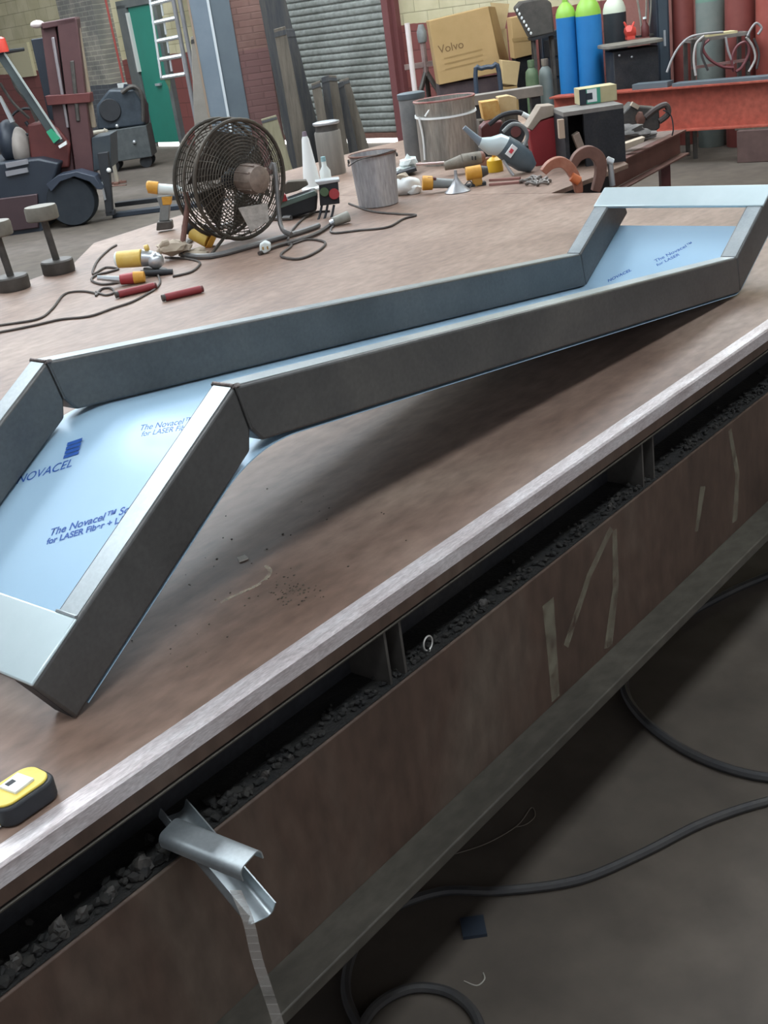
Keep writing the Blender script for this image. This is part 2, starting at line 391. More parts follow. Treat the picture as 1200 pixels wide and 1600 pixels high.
# ------------------------------------------------------------------ the big steel bench
bench = empty('workbench', 'large rusty brown steel plate workbench on a deep front beam', 'workbench', (0, 0, 0))
X0, X1 = -1.2, 4.62
b = MB(); b.ext([(X0, .035, TH), (X0, 3.16, TH), (2.2, 3.2, TH), (3.1, 3.36, TH), (3.5, 3.72, TH), (X1, 3.85, TH), (X1, .035, TH)], (0, 0, -.03))
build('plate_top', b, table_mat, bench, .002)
b = MB(); b.ext([(X0, 0, TH - .004), (X0, .004, TH), (X0, .036, TH), (X0, .036, TH - .03), (X0, 0, TH - .03)], (X1 - X0, 0, 0))
o = build('edge_strip', b, edge_mat, bench); o['label'] = 'worn shiny edge strip'
b = MB(); b.ext([(X0, 0, TH - .0301), (X0, .1, TH - .0301), (X0, .1, TH - .058), (X0, .006, TH - .058), (X0, 0, TH - .052)], (X1 - X0, 0, 0))
build('edge_flange', b, rust_face, bench)
b = MB(); b.tube([(X0, .004, TH - .0605), (X1, .004, TH - .0605)], .0028, 6); build('weld_seam', b, flange_mat, bench)
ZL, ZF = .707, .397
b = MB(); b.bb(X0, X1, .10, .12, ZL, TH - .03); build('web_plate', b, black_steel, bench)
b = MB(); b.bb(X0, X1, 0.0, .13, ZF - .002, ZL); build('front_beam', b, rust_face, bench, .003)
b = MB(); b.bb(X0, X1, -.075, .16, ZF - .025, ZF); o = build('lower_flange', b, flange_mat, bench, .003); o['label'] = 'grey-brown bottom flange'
for px, py in ((605, 1030), (628, 1012), (1003, 720), (1020, 716)):
    p = spot_y(px, py, .012)
    b = MB(); b.bb(p.x - .003, p.x + .003, .010, .10, ZL, TH - .058); build('stiffener', b, iron, bench)
for x in (-.9, 4.3):
    for y in (.45, 2.9):
        b = MB(); b.bb(x - .06, x + .06, y - .06, y + .06, 0.012, TH - .03); b.bb(x - .1, x + .1, y - .1, y + .1, 0, .012); build('leg', b, black_steel, bench)
for x in (.4, 2.0, 3.6):
    b = MB(); b.bb(x - .05, x + .05, .2, 3.1, TH - .13, TH - .031); build('cross_bearer', b, black_steel, bench)
b = MB(); b.bb(X0, X1, .004, .10, ZL, ZL + .002); o = build('ledge_layer', b, mat('ledge_dark', (.006, .006, .006), .8, 0, (.016, .014, .012), 30, bump=.5, bscale=150), bench)  # thin near-black layer added to darken the ledge top
# chalky paint marks on the front beam (patchy: mixed with the steel by noise)
def patch_mat(name, col, sc, lo, hi, top=1.):
    M = bpy.data.materials.new(name); M.use_nodes = True; nt = M.node_tree; b = nt.nodes['Principled BSDF']
    tc = nt.nodes.new('ShaderNodeTexCoord'); n = nt.nodes.new('ShaderNodeTexNoise'); n.inputs['Scale'].default_value = sc; n.inputs['Detail'].default_value = 6
    nt.links.new(tc.outputs['Object'], n.inputs['Vector']); r = nt.nodes.new('ShaderNodeMapRange'); r.inputs['From Min'].default_value = lo; r.inputs['From Max'].default_value = hi
    r.inputs['To Max'].default_value = top; nt.links.new(n.outputs['Fac'], r.inputs['Value']); nt.links.new(r.outputs[0], b.inputs['Alpha'])
    b.inputs['Base Color'].default_value = (*col, 1); b.inputs['Roughness'].default_value = .85
    return M
chalk = patch_mat('chalk_mark', (.30, .28, .2), 22, .3, .8, .5)
def mark(pts, w0, w1):
    P = [spot_y(*q, 0) for q in pts]; b = MB(); L = []; R_ = []
    for i, p in enumerate(P):
        a = P[max(i - 1, 0)]; c = P[min(i + 1, len(P) - 1)]; t = (c - a).normalized(); nn = Vector((-t.z, 0, t.x)); t_ = i / max(1, len(P) - 1); w = w0 + (w1 - w0) * t_
        L.append(p + nn * w / 2); R_.append(p - nn * w / 2)
    poly = [Vector((q.x, -.0006, q.z)) for q in L + R_[::-1]]
    b.ext(poly, (0, .0004, 0)); build('paint_mark', b, chalk, bench)
mark([(856, 940), (862, 1010), (868, 1092)], .042, .03)
mark([(884, 1010), (920, 900), (955, 825)], .022, .018)
mark([(960, 828), (962, 915), (950, 1012)], .018, .036)
mark([(1140, 672), (1152, 740), (1148, 815)], .016, .032)
mark([(1098, 760), (1088, 830)], .03, .016)

# debris on the ledge of the front beam
b = MB(); rnd = random.Random(3)
for i in range(800):
    x = rnd.uniform(.1, 3.4); y = .012 + abs(rnd.gauss(0, .02)); r = rnd.uniform(.002, .006) * (1.8 if x < .9 else 1.2)
    b.ball((x, y, ZL + .002 + r * .72), r, (1, rnd.uniform(.6, 1.3), rnd.uniform(.5, .9)), 1, .5, i * .37)
one('debris', 'dark grit and weld slag littering the ledge under the bench edge', 'debris', b, mat('slag', (.006, .006, .006), .85, .0, (.026, .023, .019), 30), kind='stuff')
big = [(225, 1335, .016), (90, 1455, .018), (130, 1420, .013), (15, 1492, .017), (170, 1400, .012), (415, 1212, .010), (455, 1175, .007), (755, 925, .012), (738, 940, .008), (955, 787, .008)]
lumps = ['largest slag lump, just left of the bent steel offcuts', 'jagged slag lump near the left end of the ledge', 'slag lump between two jagged ones on the left ledge', 'crusty slag lump at the far left end of the ledge', 'rounded slag lump halfway between offcuts and left end', 'pale slag lump below the edge, right of the offcuts', 'small slag lump up the ledge from the offcuts', 'upright slag lump on the ledge right of the ring', 'small slag lump beside the upright lump right of the ring', 'slag lump on the ledge just left of the far stiffeners']
for i, (px, py, r) in enumerate(big):
    p = spot_y(px, py, .012 + r * .5)
    b = MB()
    for j in range(3):
        b.ball((p.x + rnd.uniform(-r, r) * .6, p.y + .002, ZL + r * (.5 + .25 * j)), r * rnd.uniform(.5, .8), (1, .8, 1.1), 2, .8, i + j * 3.1)
    one('slag_lump', lumps[i], 'slag', b, mat('slag_pale', (.02, .019, .018), .65, .2, (.085, .075, .065), 30), (p.x, p.y, ZL), group='slag lumps on the ledge')
# bright ring standing on the ledge
p = spot_y(668, 1000, .02)
b = MB(); rr = .0125
b.tube([(p.x + rr * cos(a), .02, ZL + .016 + .0012 + rr * 1.1 * sin(a)) for a in [2 * pi * k / 28 for k in range(28)]], .0016, 8, closed=True)
b.cyl((p.x, .02, ZL), (p.x, .02, ZL + .003), .004, .003, 10)
one('steel_ring', 'small bright steel ring standing on the dark ledge under the bench edge', 'ring', b, mat('ring_steel', (.7, .68, .64), .4, .6), (p.x, .02, ZL))

# two folded offcuts sticking out of the gap
def channel(P0, P1, w, h, th, roll, mats, name, label, round_=.26):
    P0, P1 = Vector(P0), Vector(P1); d = (P1 - P0).normalized()
    up = Vector((0, 0, 1)); sx = d.cross(up).normalized(); uu = sx.cross(d).normalized()
    Rm = Matrix.Rotation(roll, 3, d); sx = Rm @ sx; uu = Rm @ uu
    prof = []; n = 8; r = w * round_
    def path(off):
        q = []; ww = w / 2 - off; rr = max(r - off, .001); hh = h
        q.append((-ww, -hh))
        for k in range(n + 1):
            a = pi - (pi / 2) * k / n; q.append((-ww + rr + rr * cos(a), -off + -rr + rr * sin(a)))
        for k in range(n + 1):
            a = pi / 2 - (pi / 2) * k / n; q.append((ww - rr + rr * cos(a), -off - rr + rr * sin(a)))
        q.append((ww, -hh)); return q
    poly = path(0) + path(th)[::-1]
    b = MB(); b.ext([P0 + sx * x + uu * y for x, y in poly], P1 - P0)
    return one(name, label, 'steel offcut', b, mats, P0, group='folded steel offcuts in the gap')
channel(spot(262, 1290, .768), spot(390, 1342, .768), .045, .02, .0022, .12, bright_steel, 'folded_offcut', 'upper galvanised folded offcut poking from the gap, flat face up')
lowP = spot(405, 1440, .672)
channel((lowP.x + .04, .05, .737), lowP, .046, .024, .0022, pi - .25, bright_steel, 'folded_offcut', 'lower galvanised offcut, hollow side up, poking from the gap')
# strip hanging from the lower offcut
P = [spot_d(*q, d) for q, d in (((368, 1392), 1.22), ((388, 1440), 1.21), ((402, 1500), 1.215), ((425, 1570), 1.22), ((448, 1640), 1.23))]
b = MB(); L = [p + CR * .006 for p in smooth_path(P, 5)]; Rr = [p - CR * .006 for p in smooth_path(P, 5)]
for i in range(len(L) - 1): b.ext([L[i], L[i + 1], Rr[i + 1], Rr[i]], HF * .0012)
bmesh.ops.remove_doubles(b.b, verts=b.b.verts[:], dist=1e-5)
one('plastic_strip', 'thin grey translucent strip hanging down from the lower offcut', 'strip', b, mat('strip_film', (.22, .2, .18), .4, alpha=.4), P[0])

# ------------------------------------------------------------------ welded tube frame with its sheet
TT, TW = .1, .0523
th_, al_, be_, ga_ = .0097, .5409, -.1336, .5111
L1, L2, L3, SS = .5524, 1.9361, .2991, .5501
D = Vector((cos(th_), sin(th_), 0)); N = Vector((-sin(th_), cos(th_), 0)); ZZ = Vector((0, 0, 1))
U = lambda a: cos(a) * D + sin(a) * ZZ
NN = lambda a: -sin(a) * D + cos(a) * ZZ
B0 = Vector((.7448, .1806, TH + .001)); T0 = B0 + NN(al_) * TT
K1 = T0 + U(al_) * L1; K2 = K1 + U(be_) * L2; EN = K2 + U(ga_) * L3
def mit(a, c):
    q = (NN(a) + NN(c)).normalized(); return q * TT / cos((a - c) / 2)
K1B = K1 - mit(al_, be_); K2B = K2 - mit(be_, ga_); EB = EN - NN(ga_) * TT
frame = empty('welded_frame', 'cranked steel tube frame with blue-filmed sheet lying on the bench', 'steel frame', B0)
def wbuild(name, mb, mats, bevel=0., par=None):
    o = build(name, mb, mats, frame, bevel, world=True)
    if par is not None: o.parent = par
    return o
M1 = K1 + (K1B - K1) * .74
HB = .007      # cross bars let into the top of the ends
for side, base in (('near', Vector()), ('far', N * (SS - TW))):
    v = N * TW
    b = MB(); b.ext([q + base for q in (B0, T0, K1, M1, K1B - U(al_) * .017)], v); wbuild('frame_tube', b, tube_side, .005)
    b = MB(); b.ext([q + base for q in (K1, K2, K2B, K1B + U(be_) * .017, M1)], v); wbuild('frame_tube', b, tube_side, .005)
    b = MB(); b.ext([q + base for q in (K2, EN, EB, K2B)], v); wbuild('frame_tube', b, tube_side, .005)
    # lighter plates on the tube tops, overhead light put into their colour
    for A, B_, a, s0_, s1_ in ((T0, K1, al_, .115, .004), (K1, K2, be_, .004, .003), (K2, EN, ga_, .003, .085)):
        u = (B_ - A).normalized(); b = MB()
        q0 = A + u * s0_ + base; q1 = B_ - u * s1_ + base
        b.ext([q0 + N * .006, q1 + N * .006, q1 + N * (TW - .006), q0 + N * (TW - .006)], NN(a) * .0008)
        o = wbuild('lit_top', b, bright_steel)
        o['label'] = 'lighter top face with overhead light in its colour'
    for yy in (0, TW):
        b = MB(); b.tube([K1 + base + N * (yy + (-.001 if yy == 0 else .001)), M1 + base + N * (yy + (-.001 if yy == 0 else .001))], .0022, 6); wbuild('weld', b, tube_side)
    b = MB(); b.tube([K1 + base + N * yy + NN(.2) * .001 for yy in (.002, .018, .034, .05)], .0032, 8); wbuild('weld', b, weld_m)
    b = MB(); b.ball(K1 + base + N * .002 + U(be_) * .004, .006, (1.3, 1, .7), 2, .4); wbuild('weld', b, weld_m)
    # black sheet on the solid tube end paints the shade of an open bore
    b = MB(); b.ext([q + base for q in (M1, K1B - U(al_) * .0165, K1B + U(be_) * .0165)], N * .003 ) if False else b.ext([q + base + N * .012 for q in (M1, K1B - U(al_) * .02, K1B + U(be_) * .02)], N * (TW - .024)); wbuild('notch_shadow', b, blk) if False else b.b.free()
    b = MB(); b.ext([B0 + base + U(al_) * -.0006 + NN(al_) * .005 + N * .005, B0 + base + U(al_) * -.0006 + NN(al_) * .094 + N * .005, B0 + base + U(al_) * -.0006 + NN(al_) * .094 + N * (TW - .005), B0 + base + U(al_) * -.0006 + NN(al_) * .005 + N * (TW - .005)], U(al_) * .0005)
    wbuild('bore_shade', b, blk)
# crossbars
def crossbar(A, u, n, w, th):
    b = MB(); b.ext([A, A + u * w, A + u * w - n * th, A - n * th], N * SS); return wbuild('crossbar', b, galv, .003)
crossbar(T0 + NN(al_) * .004, U(al_), NN(al_), .112, .006)
crossbar(EN + NN(ga_) * .004 - U(ga_) * .088, U(ga_), NN(ga_), .09, .01)
b = MB(); p_ = T0 + U(al_) * .114 + NN(al_) * .002; b.tube([p_ + N * .004, p_ + N * .02, p_ + N * .05], .003, 6); wbuild('weld', b, bright_steel)
b = MB(); b.ball(p_ + N * .056 + NN(al_) * -.01, .007, (1, 1, .7), 2, .4); wbuild('weld', b, bright_steel)
# sheet under the tubes, folded with a wide radius at the first knee
g = .004
def off(p, a): return p - NN(a) * g
tl = .105
path = [off(B0 + U(al_) * .03, al_)]
A_ = off(K1B - U(al_) * tl, al_); C_ = off(K1B + U(be_) * tl, be_); Kc = off(K1B, .2)
for k in range(15):
    t = k / 14; path.append((1 - t) ** 2 * A_ + 2 * t * (1 - t) * (Kc - ZZ * .001) + t * t * C_)
A2 = off(K2B - U(be_) * .03, be_); C2 = off(K2B + U(ga_) * .03, ga_); path.append(A2)
Kd = off(K2B, .2)
for k in range(1, 7):
    t = k / 7; path.append((1 - t) ** 2 * A2 + 2 * t * (1 - t) * Kd + t * t * C2)
path += [C2, off(K2B + U(ga_) * (L3 * .86 + .02), ga_)]
b = MB(); low = [p - NN(.1) * .002 for p in path]
tops = [(p + N * .004, p + N * (SS - .004)) for p in path]
vs = [[b.b.verts.new(q) for q in (p + N * .004, p + N * (SS - .004), l + N * (SS - .004), l + N * .004)] for p, l in zip(path, low)]
fs = [b.b.faces.new(vs[0][::-1]), b.b.faces.new(vs[-1])]
for A, B_ in zip(vs, vs[1:]):
    for k in range(4): fs.append(b.b.faces.new([A[k], A[(k + 1) % 4], B_[(k + 1) % 4], B_[k]]))
for f in fs: f.smooth = True
sheet = wbuild('sheet', b, film); sheet['label'] = 'steel sheet under pale blue protective film'
# printed lettering of the film
def lettering(txt, px, py, size, ang, a, bold=0., shear=0., base=None, name='printed_text'):
    n = NN(a); base = base if base is not None else off(B0, al_)
    o = spot_pl(px, py, base + n * .0006, n)
    x = cos(ang) * (-N) + sin(ang) * U(a); y = n.cross(x)
    cu = bpy.data.curves.new(name, 'FONT'); cu.body = txt; cu.size = size; cu.offset = bold; cu.shear = shear
    t = bpy.data.objects.new('tmp', cu); COL.objects.link(t)
    dg = bpy.context.evaluated_depsgraph_get(); me = bpy.data.meshes.new_from_object(t.evaluated_get(dg)); bpy.data.objects.remove(t)
    R = Matrix((x, y, n)).transposed().to_4x4(); R.translation = o
    me.transform(XF[frame.name].inverted() @ R); me.materials.clear(); me.materials.append(ink)
    q = bpy.data.objects.new(name, me); COL.objects.link(q); q.parent = sheet
    return q
TA = .50
lettering('The Novacel\u2122 Solution', 76, 838, .0225, TA, al_, .0004, .15)
lettering('for LASER Fiber + LASER CO2', 72, 851, .0185, TA, al_, .0005)
lettering('The Novacel\u2122 Solution', 217, 673, .019, TA - .2, al_, .0001)
lettering('for LASER Fiber', 220, 682, .017, TA - .2, al_, .0001)
lettering('NOVACEL', 24, 757, .028, TA, al_, .0001, .2)
n = NN(al_); o = spot_pl(100, 712, off(B0, al_) + n * .0006, n); x = cos(TA) * (-N) + sin(TA) * U(al_); y = n.cross(x)
b = MB()
for i in range(4):
    c = o + y * (.0105 * i - .008); b.ext([c, c + x * .034, c + x * .034 + y * .0085, c + y * .0085], n * .0002)
q = wbuild('printed_emblem', b, ink); q.parent = sheet
base2 = off(K2B, ga_)
lettering('The Novacel\u2122', 1024, 410, .02, .75, ga_, .0002, 0, base2)
lettering('for LASER', 1027, 416, .0175, .75, ga_, .0002, 0, base2)
lettering('NOVACEL', 950, 441, .017, .75, ga_, .0004, .2, base2)
for q in [c for c in frame.children]: pass

# ------------------------------------------------------------------ small things on the near bench top
tp = spot(30, 1290, TH); tp = spot(74, 1264, TH + .02); tp = Vector((tp.x, max(tp.y, .075), TH))
tape = empty('tape_measure', 'yellow and black tape measure lying on the bench edge', 'tape measure', tp, 0.02)
b = MB(); hw, hh, hz = .043, .031, .032
def rrect(hx, hy, r, n=6):
    q = []
    for cx, cy, a0 in ((hx - r, hy - r, 0), (-hx + r, hy - r, pi / 2), (-hx + r, -hy + r, pi), (hx - r, -hy + r, 3 * pi / 2)):
        for k in range(n + 1): a = a0 + pi / 2 * k / n; q.append((cx + r * cos(a), cy + r * sin(a)))
    return q
b.ext([(x, y, .002) for x, y in rrect(hw, hh, .02)], (0, 0, hz - .004)); build('case', b, blk, tape, .003)
b = MB(); b.ext([(x * .93 - .001, y * .86 + .002, hz - .003) for x, y in rrect(hw, hh, .022)], (0, 0, .004)); o = build('case_top', b, mat('tape_yellow', (.72, .52, .06), .5, 0, (.78, .62, .14), 12), tape, .0015); o['label'] = 'yellow top plate'
b = MB(); b.box((.002, .003, hz + .002), (.032, .032, .005), Matrix.Rotation(.1, 3, 'Z')); lab = build('paper_label', b, white, tape, .001)
b = MB(); b.box((-.003, .009, hz + .0048), (.012, .008, .0006)); build('printed_mark', b, blk, lab)
b = MB(); b.bb(-hw - .002, -hw + .012, -.012, .006, .004, .016); build('tape_mouth', b, mat('tape_stripe', (.55, .38, .05), .5), tape, .001)
b = MB(); b.bb(-hw - .055, -hw, -.013, .007, .003, .0045); b.bb(-hw - .056, -hw - .053, -.013, .007, 0, .01); build('blade', b, pale, tape)
# paint chip and little flakes on the bench
p = spot(379, 874, TH); b = MB(); b.ext([(p.x + a, p.y + c, TH) for a, c in ((-.012, -.004), (-.002, .012), (.012, .006), (.006, -.01))], (0, 0, .003))
one('paper_scrap', 'small white scrap lying on the bench below the frame', 'scrap', b, white_paint, (p.x, p.y, TH))
b = MB(); rnd = random.Random(5)
for i in range(150):
    if i < 70: px, py = rnd.gauss(455, 18), rnd.gauss(925, 9)
    else: px, py = rnd.uniform(150, 640), rnd.uniform(760, 1050)
    p = spot(px, py, TH); 
    if p.y < .05: continue
    r = rnd.uniform(.0008, .0022); b.ball((p.x, p.y, TH + r * .55), r, (1.3, 1, .6), 1, .4, i)
one('filings', 'dark metal filings scattered on the bench top', 'filings', b, mat('filings_m', (.05, .04, .032), .7, .3, (.2, .17, .13), 30), kind='stuff')
ch = patch_mat('chalk_scrawl', (.5, .42, .32), 40, .35, .7)
P = [spot(*q, TH + .0004) for q in ((345, 942), (368, 930), (395, 918), (415, 905), (422, 892), (415, 884))]
b = MB(); 
SPth = smooth_path(P, 4)
for a, c in zip(SPth, SPth[1:]):
    t = (c - a).normalized(); s = Vector((-t.y, t.x, 0)) * .004; b.ext([a + s, c + s, c - s, a - s], (0, 0, .0003))
build('chalk_mark', b, ch, bench)

# ------------------------------------------------------------------ hoses and litter on the floor in front
def floor_tube(name, label, cat, pix, r, m_, z=0., sm=8, group=None):
    P = [spot(px, py, z + r) for px, py in pix]; b = MB(); b.tube(P, r, 8, sm)
    return one(name, label, cat, b, m_, (P[0].x, P[0].y, z), group=group)
floor_tube('hose', 'dark hose looping out from under the bench on the floor at right', 'hose', [(1620, 1040), (1480, 1120), (1340, 1186), (1265, 1210), (1200, 1215), (1120, 1195), (1050, 1160), (1000, 1118), (976, 1075), (990, 1030), (1060, 970), (1140, 925), (1210, 895), (1330, 845), (1500, 800), (1700, 770)], .012, hose_m)
floor_tube('hose', 'long dark hose curling across the floor below the bench to a coil', 'hose', [(1800, 1200), (1500, 1215), (1330, 1228), (1200, 1252), (1100, 1285), (1000, 1335), (900, 1376), (780, 1392), (690, 1393), (610, 1422), (560, 1470), (540, 1540), (560, 1600), (610, 1660), (700, 1680), (750, 1640), (742, 1585), (700, 1550), (640, 1545), (585, 1575), (545, 1640)], .0105, hose_m)
p = spot(740, 1451, 0); b = MB(); b.box((p.x, p.y, .004), (.055, .05, .008), Matrix.Rotation(.75, 3, 'Z')); one('steel_square', 'small dark square steel plate lying on the floor', 'steel plate', b, navy, (p.x, p.y, 0))
floor_tube('wire_scrap', 'thin bent wire lying on the floor beside the bench flange', 'wire', [(705, 1336), (760, 1318), (808, 1290), (830, 1262), (836, 1275), (822, 1288), (806, 1292)], .0012, mat('wire', (.16, .13, .1), .6), sm=5)
floor_tube('wire_scrap', 'short curled wire on the floor inside the hose coil', 'wire', [(725, 1533), (745, 1540), (757, 1530), (755, 1520)], .0014, mat('wire2', (.3, .28, .24), .6), sm=5)

# ------------------------------------------------------------------ second bench beyond, its clutter
b2e = empty('workbench', 'further rusty steel bench top crowded with tools and drums', 'workbench', (5.0, 1.77, 0))
b = MB(); b.ext([(X1 + .004, 1.77, TH), (X1 + .004, 3.74, TH), (X1 + .12, 4.25, TH), (6.3, 4.25, TH), (7.6, 3.95, TH), (7.6, 3.4, TH), (5.75, 2.1, TH), (5.35, 1.77, TH)], (0, 0, -.022)); build('plate_top', b, table_mat, b2e, .002, world=True)
b = MB(); b.bb(X1 + .1, 5.3, 1.84, 1.9, TH - .2, TH - .022); build('side_rail', b, black_steel, b2e, world=True)
for x, y in ((4.85, 1.98), (4.9, 4.0), (7.0, 3.8)):
    if True:
        b = MB(); b.bb(x - .05, x + .05, y - .05, y + .05, 0, TH - .022); build('leg', b, black_steel, b2e, world=True)

def stool_stand(px, py, label, sc):
    s = St('roller_stand', label, 'roller stand', px, py, TH, group='steel bobbin stands')
    k = s.k
    b = MB(); b.lathe([(.068, 0), (.071, .006), (.071, .052), (.066, .058)]); s.part('base', b, iron)
    h0 = .058; h1 = .058 + 62 * k * sc
    b = MB(); b.cyl((0, 0, h0), (-.012, 0, h1), .0155, seg=14); s.part('stem', b, iron)
    b = MB(); b.lathe([(.066, 0), (.07, .005), (.07, .05), (.066, .06), (.03, .061)], o=(-.014, 0, h1)); s.part('head', b, mat('worn_head', (.13, .12, .1), .55, .3, (.24, .22, .18), 7))
    return s
stool_stand(22, 452, 'steel bobbin stand at the bench corner, cut by the photo edge', 1.0)
stool_stand(93, 426, 'steel bobbin stand with round head, right of its twin', 1.0)

# --- drum fan
s = St('floor_fan', 'dark wire-cage drum fan standing on tubular legs on the bench', 'fan', 352, 392, TH)
c = s.q(360, 280, .16); fr = .25
axis = Vector((.68, -.73, -.06)).normalized(); qx = axis.to_track_quat('Z', 'Y').to_matrix()
def circ(r, off, n=40): return [c + qx @ Vector((r * cos(2 * pi * k / n), r * sin(2 * pi * k / n), off)) for k in range(n)]
cage_m = mat('cage_wire', (.06, .055, .045), .5, .5, (.12, .1, .08), 12)
b = MB(); b.tube(circ(fr, .07), .009, 8, closed=True); b.tube(circ(fr, -.07), .009, 8, closed=True); b.tube(circ(fr + .004, 0), .006, 6, closed=True); s.part('cage_ring', b, cage_m)
for off, dome in ((.07, .03), (-.07, -.03)):
    b = MB()
    for k in range(15): b.tube(circ(fr * (.2 + .052 * k), off + dome * (1 - ((.2 + .052 * k)) ** 2)), .0025, 5, closed=True)
    for k in range(44):
        a = 2 * pi * k / 44
        b.tube([c + qx @ Vector((fr * t * cos(a + .35 * t), fr * t * sin(a + .35 * t), off + dome * (1 - t * t))) for t in (.1, .4, .7, 1)], .002, 4)
    s.part('cage_grille', b, cage_m)
blade_m = mat('fan_blade', (.05, .045, .04), .5, .3, (.1, .085, .07), 5)
for k in range(5):
    a0 = 2 * pi * k / 5; b = MB(); L = []; R_ = []
    for i in range(6):
        t = .22 + .68 * i / 5; wd = .46 + .1 * t
        L.append(c + qx @ Vector((fr * t * cos(a0 - wd), fr * t * sin(a0 - wd), .025))); R_.append(c + qx @ Vector((fr * t * cos(a0 + wd), fr * t * sin(a0 + wd), -.02)))
    for i in range(5): b.ext([L[i], L[i + 1], R_[i + 1], R_[i]], axis * .0025)
    bmesh.ops.remove_doubles(b.b, verts=b.b.verts[:], dist=1e-5); s.part('fan_blade', b, blade_m)
b = MB(); b.lathe([(.03, -.03), (.045, 0), (.045, .08), (.03, .1)], c, axis); s.part('hub', b, blk)
mo = mat('motor_shell', (.16, .12, .1), .5, .2, (.34, .27, .22), 14)
b = MB(); b.lathe([(.055, .09), (.062, .1), (.062, .17), (.056, .2), (.03, .212), (.012, .214)], c + Vector((.0, 0, .01)), axis)
for k in range(10):
    a = 2 * pi * k / 10; b.box(c + Vector((0, 0, .01)) + qx @ Vector((.062 * cos(a), .062 * sin(a), .15)), (.006, .006, .09), qx @ Matrix.Rotation(a, 3, 'Z'))
s.part('motor', b, mo)
leg_m = mat('stand_tube', (.13, .06, .045), .55, .1, (.2, .1, .08), 10)
foot_m = mat('foot_tube', (.16, .16, .16), .45, .5, (.26, .25, .24), 10)
l0 = s.q(290, 300, .02); l1 = s.q(284, 398, -.02)
b = MB(); b.tube([c + qx @ Vector((-.0, 0, 0)) + (l0 - c) * 1.0, l0 + Vector((0, 0, -.05)), l1 + Vector((0, 0, .01))], .012, 8); s.part('stand_leg', b, leg_m)
r0 = s.q(430, 262, .1); r1 = s.q(438, 350, .05)
b = MB(); b.tube([c + (r0 - c) * .9, r0, r1, s.q(455, 366, .0)], .011, 8, 5); s.part('stand_leg', b, foot_m)
b = MB(); gz = lambda px, py: Vector([*(s.q(px, py))[:2], .012])
def gp(px, py, z=.012):
    p = spot(px, py, TH + z) - s.o; return Vector((p.dot(HR), p.dot(HF), z))
b.tube([gp(284, 398), gp(330, 400), gp(400, 382), gp(470, 362), gp(498, 352)], .012, 8, 4); s.part('foot_bar', b, foot_m)
b = MB(); b.tube([gp(284, 398), gp(300, 372), gp(380, 345), gp(455, 340)], .012, 8, 4); s.part('foot_bar', b, foot_m)
b = MB(); b.tube([gp(330, 398), c + Vector((0, 0, -fr * .7))], .008, 6); b.tube([gp(400, 350), c + Vector((0, 0, -fr * .7))], .008, 6); s.part('brace', b, cage_m)
b = MB(); b.ext([s.q(372, 325, .0), s.q(418, 318, .0), s.q(420, 345, .0), s.q(392, 362, .0)], (0, .01, 0)); s.part('rating_plate', b, mat('plate_foil', (.35, .33, .3), .4, .4, (.55, .52, .48), 40))

# --- power tools by the fan
def gun(name, label, px, py, col, colb, tilt, pts_body, grip, battery, chuck, group=None):
    pass
s = St('impact_drill', 'yellow cordless drill standing upright on its battery beside the fan', 'drill', 252, 362, TH)
b = MB(); b.cyl(s.q(247, 295), s.q(279, 297), .026, .024, 16); b.cyl(s.q(279, 297), s.q(290, 297), .018, .01, 12); s.part('gear_case', b, pale, .002)
b = MB(); b.cyl(s.q(232, 292), s.q(247, 294), .03, .031, 16); b.ball(s.q(233, 292), .03, (.5, 1, 1), 2); s.part('motor_housing', b, amber)
b = MB(); b.ext(s.Q([(244, 308), (268, 306), (266, 318), (264, 345), (248, 347), (250, 325)], -.018), (0, .036, 0)); s.part('handle', b, grey_tool, .006)
b = MB(); b.ext(s.Q([(252, 308), (268, 307), (267, 320), (254, 321)], -.022), (0, .044, 0)); s.part('trigger_surround', b, amber, .004)
b = MB(); b.ext(s.Q([(245, 347), (268, 345), (270, 358), (244, 361)], -.03), (0, .06, 0)); s.part('battery', b, iron, .006)

s = St('angle_grinder', 'yellow and silver angle grinder lying left of the fan, disc rightwards', 'grinder', 222, 432, TH)
b = MB(); b.cyl(s.q(184, 406, .03), s.q(222, 403, .02), .034, .036, 18); s.part('motor_housing', b, yel, .003)
b = MB(); b.ball(s.q(184, 406, .03), .034, (.45, 1, 1), 2); s.part('end_cap', b, pale)
b = MB(); b.cyl(s.q(222, 403, .02), s.q(240, 404, .02), .036, .03, 18); b.ball(s.q(243, 407, .01), .036, (1, 1, 1), 2); s.part('gear_head', b, silver)
b = MB(); b.cyl(s.q(243, 420, .01), s.q(243, 424, .01), .05, .05, 24); s.part('disc_guard', b, iron, .001)
b = MB(); b.cyl(s.q(226, 388, .02), s.q(232, 386, .02), .012, .012, 12); b.cyl(s.q(229, 396, .02), s.q(229, 388, .02), .01, .008, 10); s.part('side_button', b, yel)
b = MB(); b.cyl(s.q(220, 427, -.04), s.q(270, 425, -.04), .0125, .0125, 12); s.part('side_handle', b, blk)
s = St('die_grinder', 'small red and amber grinder lying below the yellow grinder', 'grinder', 208, 444, TH)
b = MB(); b.cyl(s.q(188, 437), s.q(212, 434), .021, .024, 16); s.part('body', b, tool_red, .003)
b = MB(); b.cyl(s.q(209, 434), s.q(226, 432), .0255, .022, 16); s.part('nose_ring', b, amber, .002)
b = MB(); b.cyl(s.q(152, 434), s.q(189, 437), .009, .014, 10); s.part('spindle', b, silver)
s = St('angle_grinder', 'yellow and black grinder leaning inside the fan legs', 'grinder', 318, 388, TH)
b = MB(); b.cyl(s.q(300, 362, .05), s.q(326, 376, .02), .033, .034, 18); s.part('motor_housing', b, yel, .003)
b = MB(); b.cyl(s.q(326, 376, .02), s.q(334, 380, .02), .037, .03, 18); s.part('end_cap', b, amber, .002)
